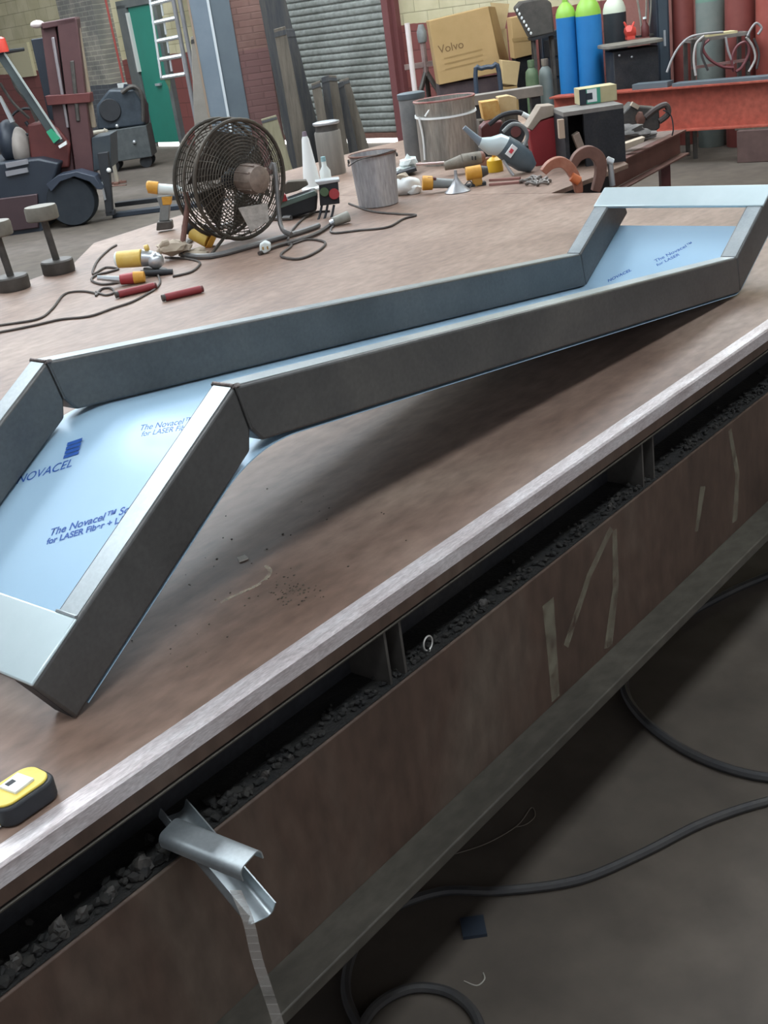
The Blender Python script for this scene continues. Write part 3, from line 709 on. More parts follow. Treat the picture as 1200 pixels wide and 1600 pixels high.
b = MB(); b.ball(s.q(296, 356, .05), .034, (1.1, 1, .9), 2); b.cyl(s.q(318, 352, .05), s.q(336, 372, .05), .012, .02, 10); s.part('gear_head', b, blk)
s = St('work_glove', 'crumpled beige leather glove lying left of the fan leg', 'glove', 278, 404, TH)
b = MB(); b.ball(s.q(272, 386), .062, (1.2, .8, .48), 3, .5, 2); b.ball(s.q(304, 396), .05, (1.2, .8, .4), 3, .5, 5); s.part('palm', b, beige)
for i, (x0, y0, x1, y1) in enumerate(((258, 388, 244, 398), (262, 380, 250, 386), (300, 398, 336, 404))):
    b = MB(); b.tube([s.q(x0, y0, -.02), s.q((x0 + x1) / 2, (y0 + y1) / 2 - 2, -.03), s.q(x1, y1, -.03)], [.018, .016, .01], 10, 0); s.part('finger', b, beige)
for (a, c_, lab) in (((180, 461), (244, 446), 'dark red grip bar lying under the small grinder'), ((253, 466), (317, 451), 'dark red grip bar lying alone, nearest the welded frame')):
    P0, P1 = spot(*a, TH + .0145), spot(*c_, TH + .0145); u = (P1 - P0).normalized()
    t = empty('grip_bar', lab, 'grip bar', (P0.x, P0.y, TH), 0, 'red grip bars')
    b = MB(); b.cyl(P0 + u * .012, P1 - u * .008, .0142, seg=16); build('grip', b, grip_red, t, .003, world=True)
    b = MB(); b.cyl(P0, P0 + u * .012, .0125, seg=14); build('end_collar', b, iron, t, world=True)
    b = MB(); b.cyl(P1 - u * .008, P1, .0125, seg=14); build('end_collar', b, dred, t, world=True)

# --- leads and cords on the bench
def lead(label, pts, r=.0045, z=0., m_=None, sm=8, name='power_cable', cat='cable'):
    P = [spot(p[0], p[1], TH + r + (p[2] if len(p) > 2 else 0)) for p in pts]
    b = MB(); b.tube(P, r, 6, sm); return one(name, label, cat, b, m_ or cable_m, (P[0].x, P[0].y, TH))
lead('thin brown lead running from the left photo edge to the small grinder', [(-30, 512), (15, 506), (60, 498), (82, 482), (100, 460), (125, 455), (148, 458), (150, 462), (158, 452), (172, 450), (178, 457), (165, 461), (150, 456)])
lead('lowest thin brown lead, from the left edge to the red grip bars', [(-30, 524), (10, 517), (55, 508), (95, 499), (140, 494), (175, 482), (205, 472), (228, 460), (244, 450), (250, 440), (246, 428)])
lead('grey lead looped around the yellow grinder on the bench corner', [(187, 441), (160, 444), (143, 438), (150, 430), (170, 425), (185, 420), (165, 418), (145, 428), (152, 408), (170, 390), (182, 383)], .005)
lead('lead sweeping from the yellow grinder to the fan foot', [(258, 402), (290, 404), (312, 410), (300, 424), (270, 432)], .005)
lead('brown cable looping from the plug box down to a zigzag on the bench', [(515, 330), (490, 332), (470, 345), (455, 362), (450, 375), (453, 382), (480, 374), (507, 378), (500, 390), (470, 404), (443, 402), (440, 396), (455, 384), (450, 376)], .0055)
lead('thin dark cable with a pointed bend lying in front of the bucket', [(522, 352), (517, 358), (522, 364), (560, 360), (605, 355), (630, 342), (650, 336), (620, 334), (580, 330), (545, 318)], .005)
lead('thick hose lying along the fan foot to the plug box', [(405, 396), (430, 385), (470, 374), (500, 362), (530, 340)], .009)

s = St('plug_box', 'black site plug box with red socket and cables hanging out', 'plug box', 513, 338, TH)
b = MB(); b.ext(s.Q([(498, 285), (528, 281), (531, 318), (500, 322)], -.03), (0, .07, 0)); s.part('case', b, blk, .004)
b = MB(); b.cyl(s.q(522, 303, -.045), s.q(522, 303, -.03), .024, .026, 16); s.part('socket', b, tool_red)
b = MB(); b.cyl(s.q(507, 300, -.042), s.q(507, 300, -.03), .02, .022, 16); s.part('socket', b, dgreen)
b = MB(); b.ext(s.Q([(492, 284), (530, 279), (531, 284), (498, 290)], -.035), (0, .08, 0)); s.part('lid', b, silver, .003)
b = MB()
for x in (503, 512, 522): b.tube([s.q(x, 320, -.02), s.q(x - 3, 335, -.03), s.q(x - 6, 344, -.05)], .006, 6, 3)
s.part('cable_tail', b, blk)
s = St('cable_plug', 'grey cable connector lying in front of the plug box', 'plug', 534, 352, TH)
b = MB(); b.cyl(s.q(520, 347, 0), s.q(544, 338, .03), .02, .025, 14); s.part('body', b, mat('plug_grey', (.2, .2, .17), .5, 0, (.32, .31, .27), 20))
b = MB(); b.cyl(s.q(516, 349, 0), s.q(522, 346, 0), .014, .016, 10); s.part('gland', b, silver)
s = St('mains_plug', 'small white plug lying alone on the bench right of the fan foot', 'plug', 413, 396, TH)
b = MB(); b.ext(s.Q([(405, 383), (414, 377), (423, 381), (423, 391), (414, 397), (406, 394)], -.02), (0, .04, 0)); s.part('body', b, pale, .006)
b = MB(); b.box(s.q(411, 388, -.022), (.006, .008, .012)); b.box(s.q(418, 387, -.022), (.006, .008, .012)); s.part('pin', b, brass)
s = St('tool_case', 'black rounded tool case lying behind the cable loops', 'case', 470, 344, TH)
b = MB(); b.ext(s.Q([(434, 318), (492, 298), (497, 304), (495, 330), (440, 346), (433, 338)], .06), (0, .13, 0)); s.part('case', b, mat('case_black', (.012, .016, .02), .35, 0, (.03, .035, .04), 3), .012)
b = MB(); b.ext(s.Q([(434, 318), (492, 298), (495, 305), (437, 326)], .056), (0, .02, 0)); s.part('lid_rim', b, mat('rim_green', (.12, .17, .15), .4), .002)
b = MB(); b.ext(s.Q([(431, 305), (446, 304), (449, 314), (434, 317)], .04), (0, .03, 0)); s.part('red_catch', b, tool_red, .003)
s = St('wood_scrap', 'rough brown timber offcut on top of the black tool case', 'timber', 462, 305, depth=(spot(470, 344, TH) - EYE).dot(_f) + .1)
b = MB(); b.ext(s.Q([(440, 292), (450, 284), (478, 282), (482, 289), (466, 298), (446, 304)]), (0, .06, 0)); s.part('block', b, wood, .004)
s = St('nozzle_cone', 'tall white pointed plastic cone beside the metal can', 'cone', 489, 296, TH)
b = MB(); b.lathe([(.062, 0), (.062, .01), (.05, .02), (.02, .27), (.014, .285)], seg=24); s.part('body', b, white)
b = MB(); b.cyl((0, 0, .285), (0, 0, .31), .014, .011, 12); s.part('tip', b, mat('tip_mauve', (.2, .16, .2), .5))
s = St('metal_can', 'dusty grey metal can with lipped lid behind the plug box', 'can', 521, 272, TH)
b = MB(); b.lathe([(.075, 0), (.078, .01), (.078, .24), (.074, .25)], seg=26); s.part('body', b, mat('can_metal', (.2, .19, .17), .5, .3, (.3, .28, .25), 6, stretch=(3, 3, .4)))
b = MB(); b.lathe([(.07, .25), (.066, .268), (.066, .285)], seg=26); s.part('neck', b, iron)
b = MB(); b.lathe([(.074, .285), (.08, .29), (.08, .3), (.06, .305)], seg=26); s.part('lid', b, silver)
s = St('spray_bottle', 'small pale plastic bottle in front of the metal can', 'bottle', 512, 296, TH)
b = MB(); b.lathe([(.028, 0), (.03, .01), (.03, .1), (.014, .125), (.013, .15)], seg=18); s.part('body', b, pale)
b = MB(); b.cyl((0, 0, .15), (0, 0, .175), .015, .013, 14); s.part('cap', b, mat('cap_teal', (.25, .42, .45), .4))
# --- the paint-streaked bucket
s = St('bucket', 'grey metal bucket streaked with paint runs standing on the bench', 'bucket', 592, 320, TH)
b = MB(); b.lathe([(.092, 0), (.097, .004), (.11, .235), (.113, .238), (.113, .244), (.108, .244), (.092, .012), (.002, .01)], seg=36); s.part('shell', b, bucket_m)
b = MB(); b.tube([(.113 * cos(2 * pi * k / 36), .113 * sin(2 * pi * k / 36), .243) for k in range(36)], .005, 6, closed=True); s.part('rim', b, rustbrown)
b = MB(); b.tube([(-.113, 0, .22), (-.12, -.04, .205), (-.07, -.11, .235), (.03, -.125, .247), (.1, -.07, .25), (.114, 0, .222)], .003, 6, 5); s.part('bail_handle', b, iron)
b = MB()
for a in (0, pi): b.cyl((.112 * cos(a), 0, .222), (.122 * cos(a), 0, .222), .01, .008, 10)
s.part('handle_lug', b, iron)

# --- right-hand cluster on the further bench
s = St('metal_drum', 'galvanised open drum with white tape, tallest thing on the bench', 'drum', 704, 252, TH)
R0 = 46 * s.k
b = MB(); b.lathe([(R0 * .98, 0), (R0, .01), (R0, .335), (R0 * 1.02, .34), (R0 * 1.02, .35), (R0 * .97, .35), (R0 * .96, .02), (.002, .02)], seg=40); s.part('shell', b, drum_m)
b = MB(); b.tube([(R0 * 1.015 * cos(2 * pi * k / 40), R0 * 1.015 * sin(2 * pi * k / 40), .35) for k in range(40)], .006, 6, closed=True); s.part('rim', b, mat('rim_red', (.25, .07, .06), .6, 0, (.4, .25, .22), 9))
b = MB(); b.lathe([(R0 * 1.012, .285), (R0 * 1.012, .30)], seg=40) if False else b.tube([(R0 * 1.006 * cos(2 * pi * k / 40), R0 * 1.006 * sin(2 * pi * k / 40), .27 + .01 * sin(2 * pi * k / 40)) for k in range(40)], .008, 4, closed=True); s.part('tape_band', b, white)
b = MB(); b.tube([s.q(654, 183, -R0 * .55), s.q(661, 215, -R0 * .55), s.q(664, 250, -R0 * .5)], .006, 6, 3); b.tube([s.q(664, 182, -R0 * .75), s.q(676, 165, -R0 * .8)], .006, 5); s.part('tape_strip', b, white)
s = St('exhaust_tube', 'dull grey round canister standing left of the big drum', 'canister', 654, 250, TH)
r = 20 * s.k
b = MB(); b.lathe([(r, 0), (r, .36), (r * .96, .365)], seg=28); s.part('body', b, mat('canister_grey', (.11, .11, .11), .5, .2, (.2, .19, .18), 5))
b = MB(); b.lathe([(r * 1.05, .355), (r * 1.08, .362), (r * 1.08, .385), (r * .9, .39)], seg=28); s.part('lid', b, blueg)
s = St('plastic_bag', 'white plastic bag slumped on the bench right of the bucket', 'bag', 636, 304, TH)
b = MB(); b.ball(s.q(635, 290, .02), .07, (1.0, .8, .72), 3, .22, 4); b.ball(s.q(646, 296, .0), .042, (1, .8, .7), 3, .3, 9); s.part('bag_body', b, white)
b = MB(); b.ball(s.q(628, 276, .02), .03, (1, .7, .6), 2, .6, 7); s.part('knot', b, beige)
s = St('paper_wad', 'crumpled white paper wad behind the white plastic bag', 'paper', 634, 272, TH)
b = MB(); b.ball(s.q(638, 256, .02), .05, (1, .7, .9), 2, .8, 12); b.ball(s.q(630, 266, .0), .045, (1.2, .7, .5), 2, .7, 15); one_ = s.part('wad', b, pale, ang=10)
s = St('black_tray', 'flat black scraper tray under the crumpled paper', 'tray', 634, 276, TH)
b = MB(); b.ext(s.Q([(616, 272), (650, 262), (652, 267), (622, 277)]), (0, .09, 0)); s.part('tray', b, blk, .003)
s = St('rotary_hammer', 'dusty brown rotary hammer with a long thin bit pointing left', 'drill', 720, 272, TH + .006)
b = MB(); b.cyl(s.q(694, 260, .05), s.q(722, 252, .05), .022, .036, 16); b.cyl(s.q(722, 252, .05), s.q(752, 246, .05), .038, .034, 16); s.part('body', b, mat('hammer_body', (.15, .13, .1), .6, 0, (.26, .23, .19), 14), .003)
b = MB(); b.ball(s.q(752, 246, .05), .034, (.7, 1, 1), 2); b.ext(s.Q([(745, 250), (764, 246), (766, 258), (758, 263), (748, 262)], .03), (0, .04, 0)); s.part('handle', b, mat('handle_dusk', (.2, .09, .07), .6, 0, (.27, .14, .1), 9), .005)
b = MB(); b.cyl(s.q(650, 257, .05), s.q(694, 254, .05), .007, .007, 10); s.part('drill_bit', b, mat('bit_pink', (.5, .38, .36), .4, .5))
b = MB()
for x in (738, 743): b.box(s.q(x, 247, .012), (.006, .006, .02))
s.part('vent_slot', b, blk)
s = St('saw_gun', 'amber and grey cordless saw lying front, left of the funnel', 'power tool', 688, 300, TH)
b = MB(); b.cyl(s.q(660, 286), s.q(676, 286), .036, .034, 16); s.part('motor_housing', b, amber, .003)
b = MB(); b.cyl(s.q(676, 286), s.q(712, 287), .026, .022, 16); s.part('gear_case', b, grey_tool)
b = MB(); b.ext(s.Q([(668, 277), (682, 278), (681, 284), (670, 283)], -.02), (0, .04, 0)); s.part('switch', b, dred, .002)
s = St('metal_funnel', 'small grey metal funnel lying mouth down between amber tools', 'funnel', 715, 300, TH)
b = MB(); b.lathe([(.062, 0), (.064, .004), (.03, .035), (.009, .07), (.007, .105)], seg=22); s.part('cone', b, mat('funnel_m', (.3, .3, .31), .4, .5, (.42, .42, .43), 8))
b = MB(); b.tube([(.06, 0, .01), (.075, 0, .03), (.06, 0, .045), (.04, 0, .028)], .003, 6, 3); s.part('loop_handle', b, iron)
s = St('amber_drill', 'amber cordless drill lying behind the funnel', 'drill', 748, 290, TH)
b = MB(); b.cyl(s.q(728, 272), s.q(752, 268), .034, .034, 16); s.part('body', b, amber, .004)
b = MB(); b.ext(s.Q([(736, 278), (752, 275), (756, 290), (742, 294)], -.02), (0, .045, 0)); s.part('grip', b, mat('grip_ochre', (.4, .2, .03), .5), .006)
b = MB(); b.cyl(s.q(752, 268), s.q(762, 266), .03, .02, 14); s.part('chuck', b, iron)
b = MB(); b.ext(s.Q([(726, 290), (760, 284), (760, 291), (728, 297)], -.02), (0, .05, 0)); s.part('battery', b, blk, .004)
s = St('yellow_cap', 'round bright yellow cap beside the grey hand vacuum', 'cap', 774, 268, TH)
b = MB(); b.lathe([(.042, 0), (.045, .01), (.04, .06), (.02, .075)], seg=22); s.part('dome', b, mat('cap_yellow', (.7, .42, .02), .4))
b = MB(); b.cyl((0, 0, .075), (0, 0, .09), .01, .01, 10); s.part('knob', b, amber)
s = St('hand_vacuum', 'grey hand vacuum with long nozzle raised to the left', 'vacuum', 800, 272, TH)
b = MB(); b.tube([s.q(725, 199, -.02), s.q(745, 217, -.02), s.q(756, 226, -.02)], [.012, .018, .026], 12); s.part('nozzle', b, mat('nozzle_grey', (.16, .2, .24), .4))
b = MB(); b.tube([s.q(750, 222, -.02), s.q(765, 228, -.02), s.q(780, 226, -.02), s.q(793, 232, -.02)], [.024, .045, .055, .055], 16); s.part('dust_bowl', b, mat('bowl', (.45, .52, .53), .3))
b = MB(); b.tube([s.q(786, 228, -.02), s.q(800, 238, -.02), s.q(820, 252, -.02), s.q(832, 262, -.02)], [.058, .064, .058, .03], 18); s.part('motor_body', b, mat('vac_body', (.06, .085, .1), .45, 0, (.1, .13, .15), 5))
b = MB(); b.box(s.q(799, 236, -.088), (.035, .012, .06), Matrix.Rotation(.75, 3, 'Y')); bd = s.part('badge', b, white, .002)
b = MB(); b.box(s.q(799, 236, -.096), (.016, .006, .022), Matrix.Rotation(.75, 3, 'Y')); q = s.part('badge_mark', b, mat('badge_red', (.6, .06, .08), .5)); q.parent = bd
b = MB(); b.tube([s.q(786, 206, .03), s.q(800, 194, .03), s.q(816, 197, .03), s.q(824, 212, .03), s.q(818, 230, .02)], .01, 8, 4); s.part('handle', b, grey_tool)
b = MB(); b.tube([s.q(786, 250, -.05), s.q(796, 266, -.06), s.q(802, 274, -.06)], .008, 8, 3); s.part('stand_leg', b, silver)
s = St('chop_saw', 'dark red cut-off saw with black hoses behind the hand vacuum', 'saw', 788, 246, TH, )
b = MB(); b.ext(s.Q([(752, 200), (760, 192), (785, 188), (790, 225), (772, 238), (754, 240)], .26), (0, .14, 0)); s.part('motor_block', b, dred, .01)
b = MB(); b.cyl(s.q(800, 208, .14), s.q(800, 208, .22), .075, .075, 24); s.part('disc_guard', b, blk, .004)
b = MB(); b.cyl(s.q(806, 206, .12), s.q(806, 206, .14), .03, .03, 16); s.part('hub', b, dred)
b = MB(); b.tube([s.q(764, 195, .1), s.q(785, 180, .1), s.q(812, 176, .1), s.q(830, 188, .1)], .014, 8, 5); s.part('top_handle', b, blk)
b = MB(); b.cyl(s.q(816, 178, .09), s.q(828, 184, .09), .014, .014, 12); s.part('handle_cap', b, pale)
b = MB(); b.bb(-.1, .2, .14, .34, 0, .03); s.part('base_plate', b, blk, .003)
s = St('red_guard', 'upright dark red steel box with a tan block along its top', 'box', 851, 258, TH)
b = MB(); b.ext(s.Q([(826, 206), (836, 190), (868, 182), (876, 190), (876, 250), (838, 262), (832, 240)], 0), (0, .1, 0)); s.part('shell', b, mat('box_red', (.22, .012, .018), .5, 0, (.28, .025, .03), 4), .006)
b = MB(); b.ext(s.Q([(824, 200), (845, 166), (866, 164), (868, 180), (845, 188), (832, 204)], -.01), (0, .14, 0)); s.part('top_pad', b, mat('pad_tan', (.26, .21, .16), .8, 0, (.36, .3, .25), 8), .004)
s = St('timber_block', 'yellow-orange sawn timber block standing behind the hand vacuum', 'timber', 768, 200, depth=(spot(780, 248, TH) - EYE).dot(_f) + .35, base_z=TH)
b = MB(); P = s.Q([(751, 160), (778, 156), (784, 182), (757, 190)]); b.ext(P, (0, .12, 0)); s.part('block', b, mat('pine_orange', (.52, .25, .05), .7, 0, (.62, .42, .15), 14), .004)
b = MB(); lo = min(p.z for p in P); b.bb(P[0].x - .02, P[1].x + .03, .0, .12, 0, lo + .01); s.part('bearer', b, wood, .004)
s = St('timber_block', 'pale sawn timber block with shaded side, right of the orange block', 'timber', 790, 196, depth=(spot(780, 248, TH) - EYE).dot(_f) + .45, base_z=TH)
b = MB(); P = s.Q([(778, 152), (795, 149), (807, 152), (808, 173), (795, 178), (782, 178)]); b.ext(P, (0, .1, 0)); s.part('block', b, mat('pine_pale', (.5, .36, .18), .7, 0, (.58, .44, .24), 8), .004)
b = MB(); lo = min(p.z for p in P); b.bb(P[0].x, P[2].x, .0, .1, 0, lo + .01); s.part('bearer', b, wood, .004)
# tray of loose dark parts behind
s = St('steel_angle', 'long dusty grey steel angle lying across the back of the bench', 'steel', 800, 178, depth=7.3, base_z=TH)
b = MB(); z0 = s.q(800, 160).z
A0 = s.q(738, 150, .2); A1 = s.q(848, 134, .2)
b.ext([A0, A1, A1 + Vector((0, 0, -.06)), A0 + Vector((0, 0, -.06))], (0, .12, 0)); s.part('beam', b, mat('dusty', (.17, .15, .13), .8, 0, (.25, .22, .19), 6), .003)
for t in (.1, .9):
    p = A0.lerp(A1, t); b = MB(); b.bb(p.x - .03, p.x + .03, p.y + .02, p.y + .1, 0, p.z - .05); s.part('prop', b, black_steel)
# --- open black steel box, carton, stub
s = St('steel_box', 'black open-fronted steel box section under a green and white carton', 'steel box', 925, 262, depth=(spot(905, 262, TH) - EYE).dot(_f), base_z=TH)
b = MB(); P = s.Q([(880, 176), (974, 166), (974, 240), (882, 250)])
zb = 0.0; hx0, hx1 = P[0].x, P[1].x; zt = P[0].z
D_ = .3
b.bb(hx0, hx1, 0, D_, zt - .02, zt); s.part('top_plate', b, mat('box_top', (.14, .13, .12), .7, 0, (.22, .2, .18), 8))
b = MB(); b.bb(hx0, hx0 + .02, 0, D_, 0, zt - .02); s.part('side_plate', b, black_steel)
b = MB(); b.bb(hx0 + (hx1 - hx0) * .33, hx1, 0.0, .03, 0, zt - .02); b.bb(hx1 - .02, hx1, .03, D_, 0, zt - .02); s.part('front_plate', b, black_steel)
b = MB(); b.bb(hx0, hx1, D_ - .02, D_, 0, zt - .02); s.part('back_plate', b, black_steel)
b = MB(); b.bb(hx0 - .03, hx0 - .002, -.02, .02, zt - .12, zt - .03); s.part('tan_tab', b, mat('tab_tan', (.4, .3, .22), .7))
boxtop = s.o.z + zt; boxd = (s.o - EYE).dot(_f)
s2 = St('carton', 'green and white cardboard carton on top of the black steel box', 'carton', 935, 172, depth=boxd + .1, base_z=boxtop)
P = s2.Q([(906, 150), (938, 148), (938, 170), (906, 173)]); x0, x1, x2 = P[0].x, P[1].x, s2.q(964, 146).x; h = 24 * s2.k
b = MB(); b.bb(x0, x2, .0, .14, 0, h); s2.part('carton_body', b, mat('carton_tan', (.42, .36, .2), .8, 0, (.5, .44, .26), 10), .002)
b = MB(); b.bb(x0 - .002, x1, -.003, .002, 0.002, h - .002); pn = s2.part('printed_panel', b, mat('panel_green', (.05, .3, .2), .6), 0)
b = MB(); b.bb(x0 + .35 * (x1 - x0), x0 + .82 * (x1 - x0), -.005, -.002, .01, h - .006); q = s2.part('white_patch', b, white); q.parent = pn
b = MB(); b.bb(x0 + .3 * (x1 - x0), x0 + .6 * (x1 - x0), -.007, -.004, h * .3, h * .7); q = s2.part('dark_square', b, navy); q.parent = pn
b = MB(); b.bb(x0 - .003, x0 + .3 * (x1 - x0), -.005, -.002, .002, h - .002); q = s2.part('dark_band', b, navy); q.parent = pn
s = St('steel_stub', 'short tan steel stub leaning inside the black box opening', 'steel stub', 906, 240, depth=boxd - .02, base_z=TH)
b = MB(); b.ext(s.Q([(895, 212), (905, 206), (915, 232), (906, 240)], -.03), (0, .05, 0)); s.part('stub', b, mat('stub_tan', (.2, .15, .12), .7, 0, (.28, .22, .17), 9), .003)

# --- plate clamps at the bench corner
def arch(label, pts, w, th, m_, depth, tip=None, group='horseshoe plate clamps'):
    s = St('plate_clamp', label, 'clamp', pts[0][0], pts[0][1], depth=depth, group=group)
    o = [(s.q(x, y)) for x, y in pts]; sp = smooth_path(o, 5); L = []; R_ = []
    for i, p in enumerate(sp):
        t = (sp[min(i + 1, len(sp) - 1)] - sp[max(i - 1, 0)]).normalized(); n_ = Vector((-t.z, 0, t.x)); ww = w * s.k * (.75 + .5 * sin(pi * i / len(sp)))
        L.append(p + n_ * ww / 2); R_.append(p - n_ * ww / 2)
    b = MB()
    for i in range(len(sp) - 1): b.ext([L[i], L[i + 1], R_[i + 1], R_[i]], (0, th, 0))
    bmesh.ops.remove_doubles(b.b, verts=b.b.verts[:], dist=1e-5)
    s.part('body', b, m_, .003); return s
cd = (spot(905, 300, TH) - EYE).dot(_f)
s = arch('orange-worn horseshoe clamp biting the bench edge, nearer of two', [(850, 270), (862, 258), (878, 254), (892, 264), (903, 285), (906, 302)], 13, .05, mat('clamp_orange', (.24, .075, .04), .5, .1, (.38, .17, .11), 9), cd - .03)
b = MB(); b.cyl(s.q(893, 276, -.012), s.q(905, 283, -.012), .02, .02, 12); s.part('orange_patch', b, mat('orange_worn', (.5, .13, .04), .5))
s = arch('brown horseshoe clamp with threaded screw, further of two', [(895, 262), (905, 245), (922, 238), (937, 248), (940, 270), (932, 300)], 15, .05, rustbrown, cd + .1)
b = MB(); b.cyl(s.q(953, 252, .02), s.q(957, 290, .02), .014, .014, 12); s.part('clamp_screw', b, silver)
b = MB(); b.cyl(s.q(948, 250, .02), s.q(957, 254, .02), .018, .018, 12); s.part('screw_head', b, alu)
s = St('shackle_pile', 'heap of rusty chain and shackles lying left of the horseshoe clamps', 'chain', 838, 284, TH)
b = MB()
for i, (x, y) in enumerate(((822, 282), (830, 279), (838, 277), (846, 280), (840, 284), (830, 286), (848, 286), (855, 282))):
    p = spot(x, y, TH + .012) - s.o; o = Vector((p.dot(HR), p.dot(HF), .012)); a = i * 1.1
    b.tube([o + Vector((.03 * cos(t) * cos(a) - .016 * sin(t) * sin(a), .03 * cos(t) * sin(a) + .016 * sin(t) * cos(a), .006 * sin(t * 2 + i))) for t in [2 * pi * k / 14 for k in range(14)]], .006, 6, closed=True)
s.part('chain_links', b, mat('chain', (.13, .12, .11), .5, .4, (.25, .22, .2), 12))
for y0, y1, lab in ((284, 281, 'thin reddish flat bar lying before the hand vacuum, further of two'), (291, 287, 'thin reddish flat bar lying before the hand vacuum, nearer of two')):
    a, c_ = spot(764, y0, TH), spot(812, y1, TH); b = MB(); d_ = (c_ - a).normalized(); n_ = Vector((-d_.y, d_.x, 0)) * .02
    b.ext([a, c_, c_ + n_, a + n_], (0, 0, .012)); one('flat_bar', lab, 'steel bar', b, mat('bar_red', (.2, .08, .065), .6, 0, (.28, .14, .12), 6), a, bevel=.001)

# --- small brown channel bench
s = St('channel_stand', 'low brown steel channel stand holding black tools, beside the red beam', 'steel stand', 1045, 285, depth=8.6, base_z=0)
zz = lambda px, py, dy: s.q(px, py, dy)
A0, A1 = s.q(938, 262, -1.2), s.q(1062, 203, .35)
hgt = Vector((0, 0, -.17))
b = MB(); dv = (A1 - A0).normalized(); nv = Vector((-dv.y, dv.x, 0)).normalized()
if nv.x > 0: nv = -nv
A0u, A1u = A0 + Vector((0, 0, 0)), Vector((A1.x, A1.y, A0.z))
A1u = A1; 
b.ext([A0, A1, A1 + hgt, A0 + hgt], nv * .012); b.ext([A0, A1, A1 - nv * .05, A0 - nv * .05], (0, 0, -.012)); b.ext([A0 + hgt, A1 + hgt, A1 + hgt - nv * .07, A0 + hgt - nv * .07], (0, 0, -.012)); s.part('channel_beam', b, mat('channel_brown', (.085, .035, .028), .55, 0, (.13, .06, .05), 4), .002)
b = MB(); b.ext([A0 + nv * .012, A1 + nv * .012, A1 + nv * .75, A0 + nv * .75], (0, 0, -.03)); s.part('top_plate', b, mat('stand_top', (.1, .07, .06), .7, 0, (.2, .15, .13), 5))
for t, off_ in ((.8, .02), (.15, .05), (.8, .66), (.15, .66)):
    p = A0.lerp(A1, t) + nv * off_; zt = p.z - (.17 if off_ < .1 else .03)
    b = MB(); b.bb(p.x - .035, p.x + .035, p.y - .035, p.y + .035, 0, zt); s.part('leg', b, dred)
topz = lambda px, py, dy: s.q(px, py, dy)
pm = A0.lerp(A1, .62) + nv * .3
sp_ = s.o + HR * pm.x + HF * pm.y + Vector((0, 0, pm.z))
t = St('chain_saw', 'black greasy saw tool with upright handle on the brown channel stand', 'saw', 1005, 205, depth=(sp_ - EYE).dot(_f), base_z=sp_.z)
b = MB(); b.ext(t.Q([(972, 178), (990, 160), (1000, 166), (1030, 168), (1032, 200), (1010, 215), (985, 216), (970, 208)], .0), (0, .16, 0)); t.part('motor_body', b, mat('greasy', (.03, .028, .028), .5, 0, (.08, .07, .06), 12), .012)
b = MB(); b.tube([t.q(1008, 184), t.q(1022, 172), t.q(1040, 164), t.q(1044, 178), t.q(1030, 190)], .022, 8, 4); t.part('rear_handle', b, mat('handle_brown', (.06, .045, .04), .6))
b = MB(); b.ball(t.q(1000, 186, -.02), .045, (.7, .5, 1.1), 2, .4, 3); t.part('rusty_cover', b, rustbrown)
b = MB(); b.box(t.q(992, 165, -.01), (.06, .03, .03), Matrix.Rotation(.6, 3, 'Y')); t.part('pale_lever', b, beige)
b = MB(); b.tube([t.q(1036, 172, -.02), t.q(1048, 180, -.03), t.q(1052, 200, -.05), t.q(1050, 212, -.05)], .005, 6, 4); t.part('cord', b, blk)
pm = A0.lerp(A1, .35) + nv * .25; sp2 = s.o + HR * pm.x + HF * pm.y + Vector((0, 0, pm.z))
t = St('rag_heap', 'grey dusty rags heaped beside the black saw tool', 'rags', 985, 222, depth=(sp2 - EYE).dot(_f), base_z=sp2.z)
b = MB(); b.ball(t.q(982, 208) , .1, (1.2, .7, .5), 3, .6, 3); b.ball(t.q(1000, 214), .08, (1.2, .7, .4), 3, .6, 8); t.part('rag', b, mat('rag_grey', (.1, .095, .09), .9, 0, (.2, .18, .17), 10))
t = St('steel_offcut', 'pale flat steel offcut lying on the front of the brown stand', 'steel offcut', 990, 235, depth=(sp2 - EYE).dot(_f) - .2, base_z=sp2.z)
b = MB(); b.ext(t.Q([(972, 226), (1008, 214), (1006, 222), (974, 236)]), (0, .08, 0)); t.part('plate', b, beige, .003)

# ------------------------------------------------------------------ red I-beam on blocks, right
P0, P1 = spot(1262, 120, .70), spot(858, 152, .70); P0 = P0 + (P0 - P1) * .8
dv = (P1 - P0); dv.z = 0; Lb = dv.length; dv.normalize(); nv = Vector((-dv.y, dv.x, 0))
if nv.dot(EYE - P0) < 0: nv = -nv
ib = empty('steel_beam', 'long red-primed steel I-beam lying across blocks behind the benches', 'steel beam', (P0.x, P0.y, .30), math.atan2(dv.y, dv.x))
def ibox(name, s0, s1, d0, d1, z0, z1, m_, par, bev=0.):
    b = MB(); A = P0 + dv * s0; z0 += 0; 
    q = [A + nv * d0, A + nv * d1, A + dv * (s1 - s0) + nv * d1, A + dv * (s1 - s0) + nv * d0]
    b.ext([Vector((v.x, v.y, z0)) for v in q], (0, 0, z1 - z0)); return build(name, b, m_, par, bev, world=True)
ibox('top_flange', 0, Lb, -.2, 0.0, .682, .70, red_steel, ib, .002)
ibox('web', 0, Lb, -.106, -.094, .318, .682, red_steel, ib)
ibox('bottom_flange', 0, Lb, -.2, 0.0, .30, .318, red_steel, ib, .002)
def beamblock(s0, s1, lab, m_):
    A = P0 + dv * (s0 + s1) / 2; e = empty('support_block', lab, 'block', (A.x, A.y, 0), math.atan2(dv.y, dv.x))
    ibox('block_body', s0, s1, -.26, .04, .0, .285, m_, e, .006); ibox('packing_strip', s0 - .03, s1 + .03, -.22, .0, .285, .299, wood, e)
kx = (spot(1262, 120, .70) - P0).length
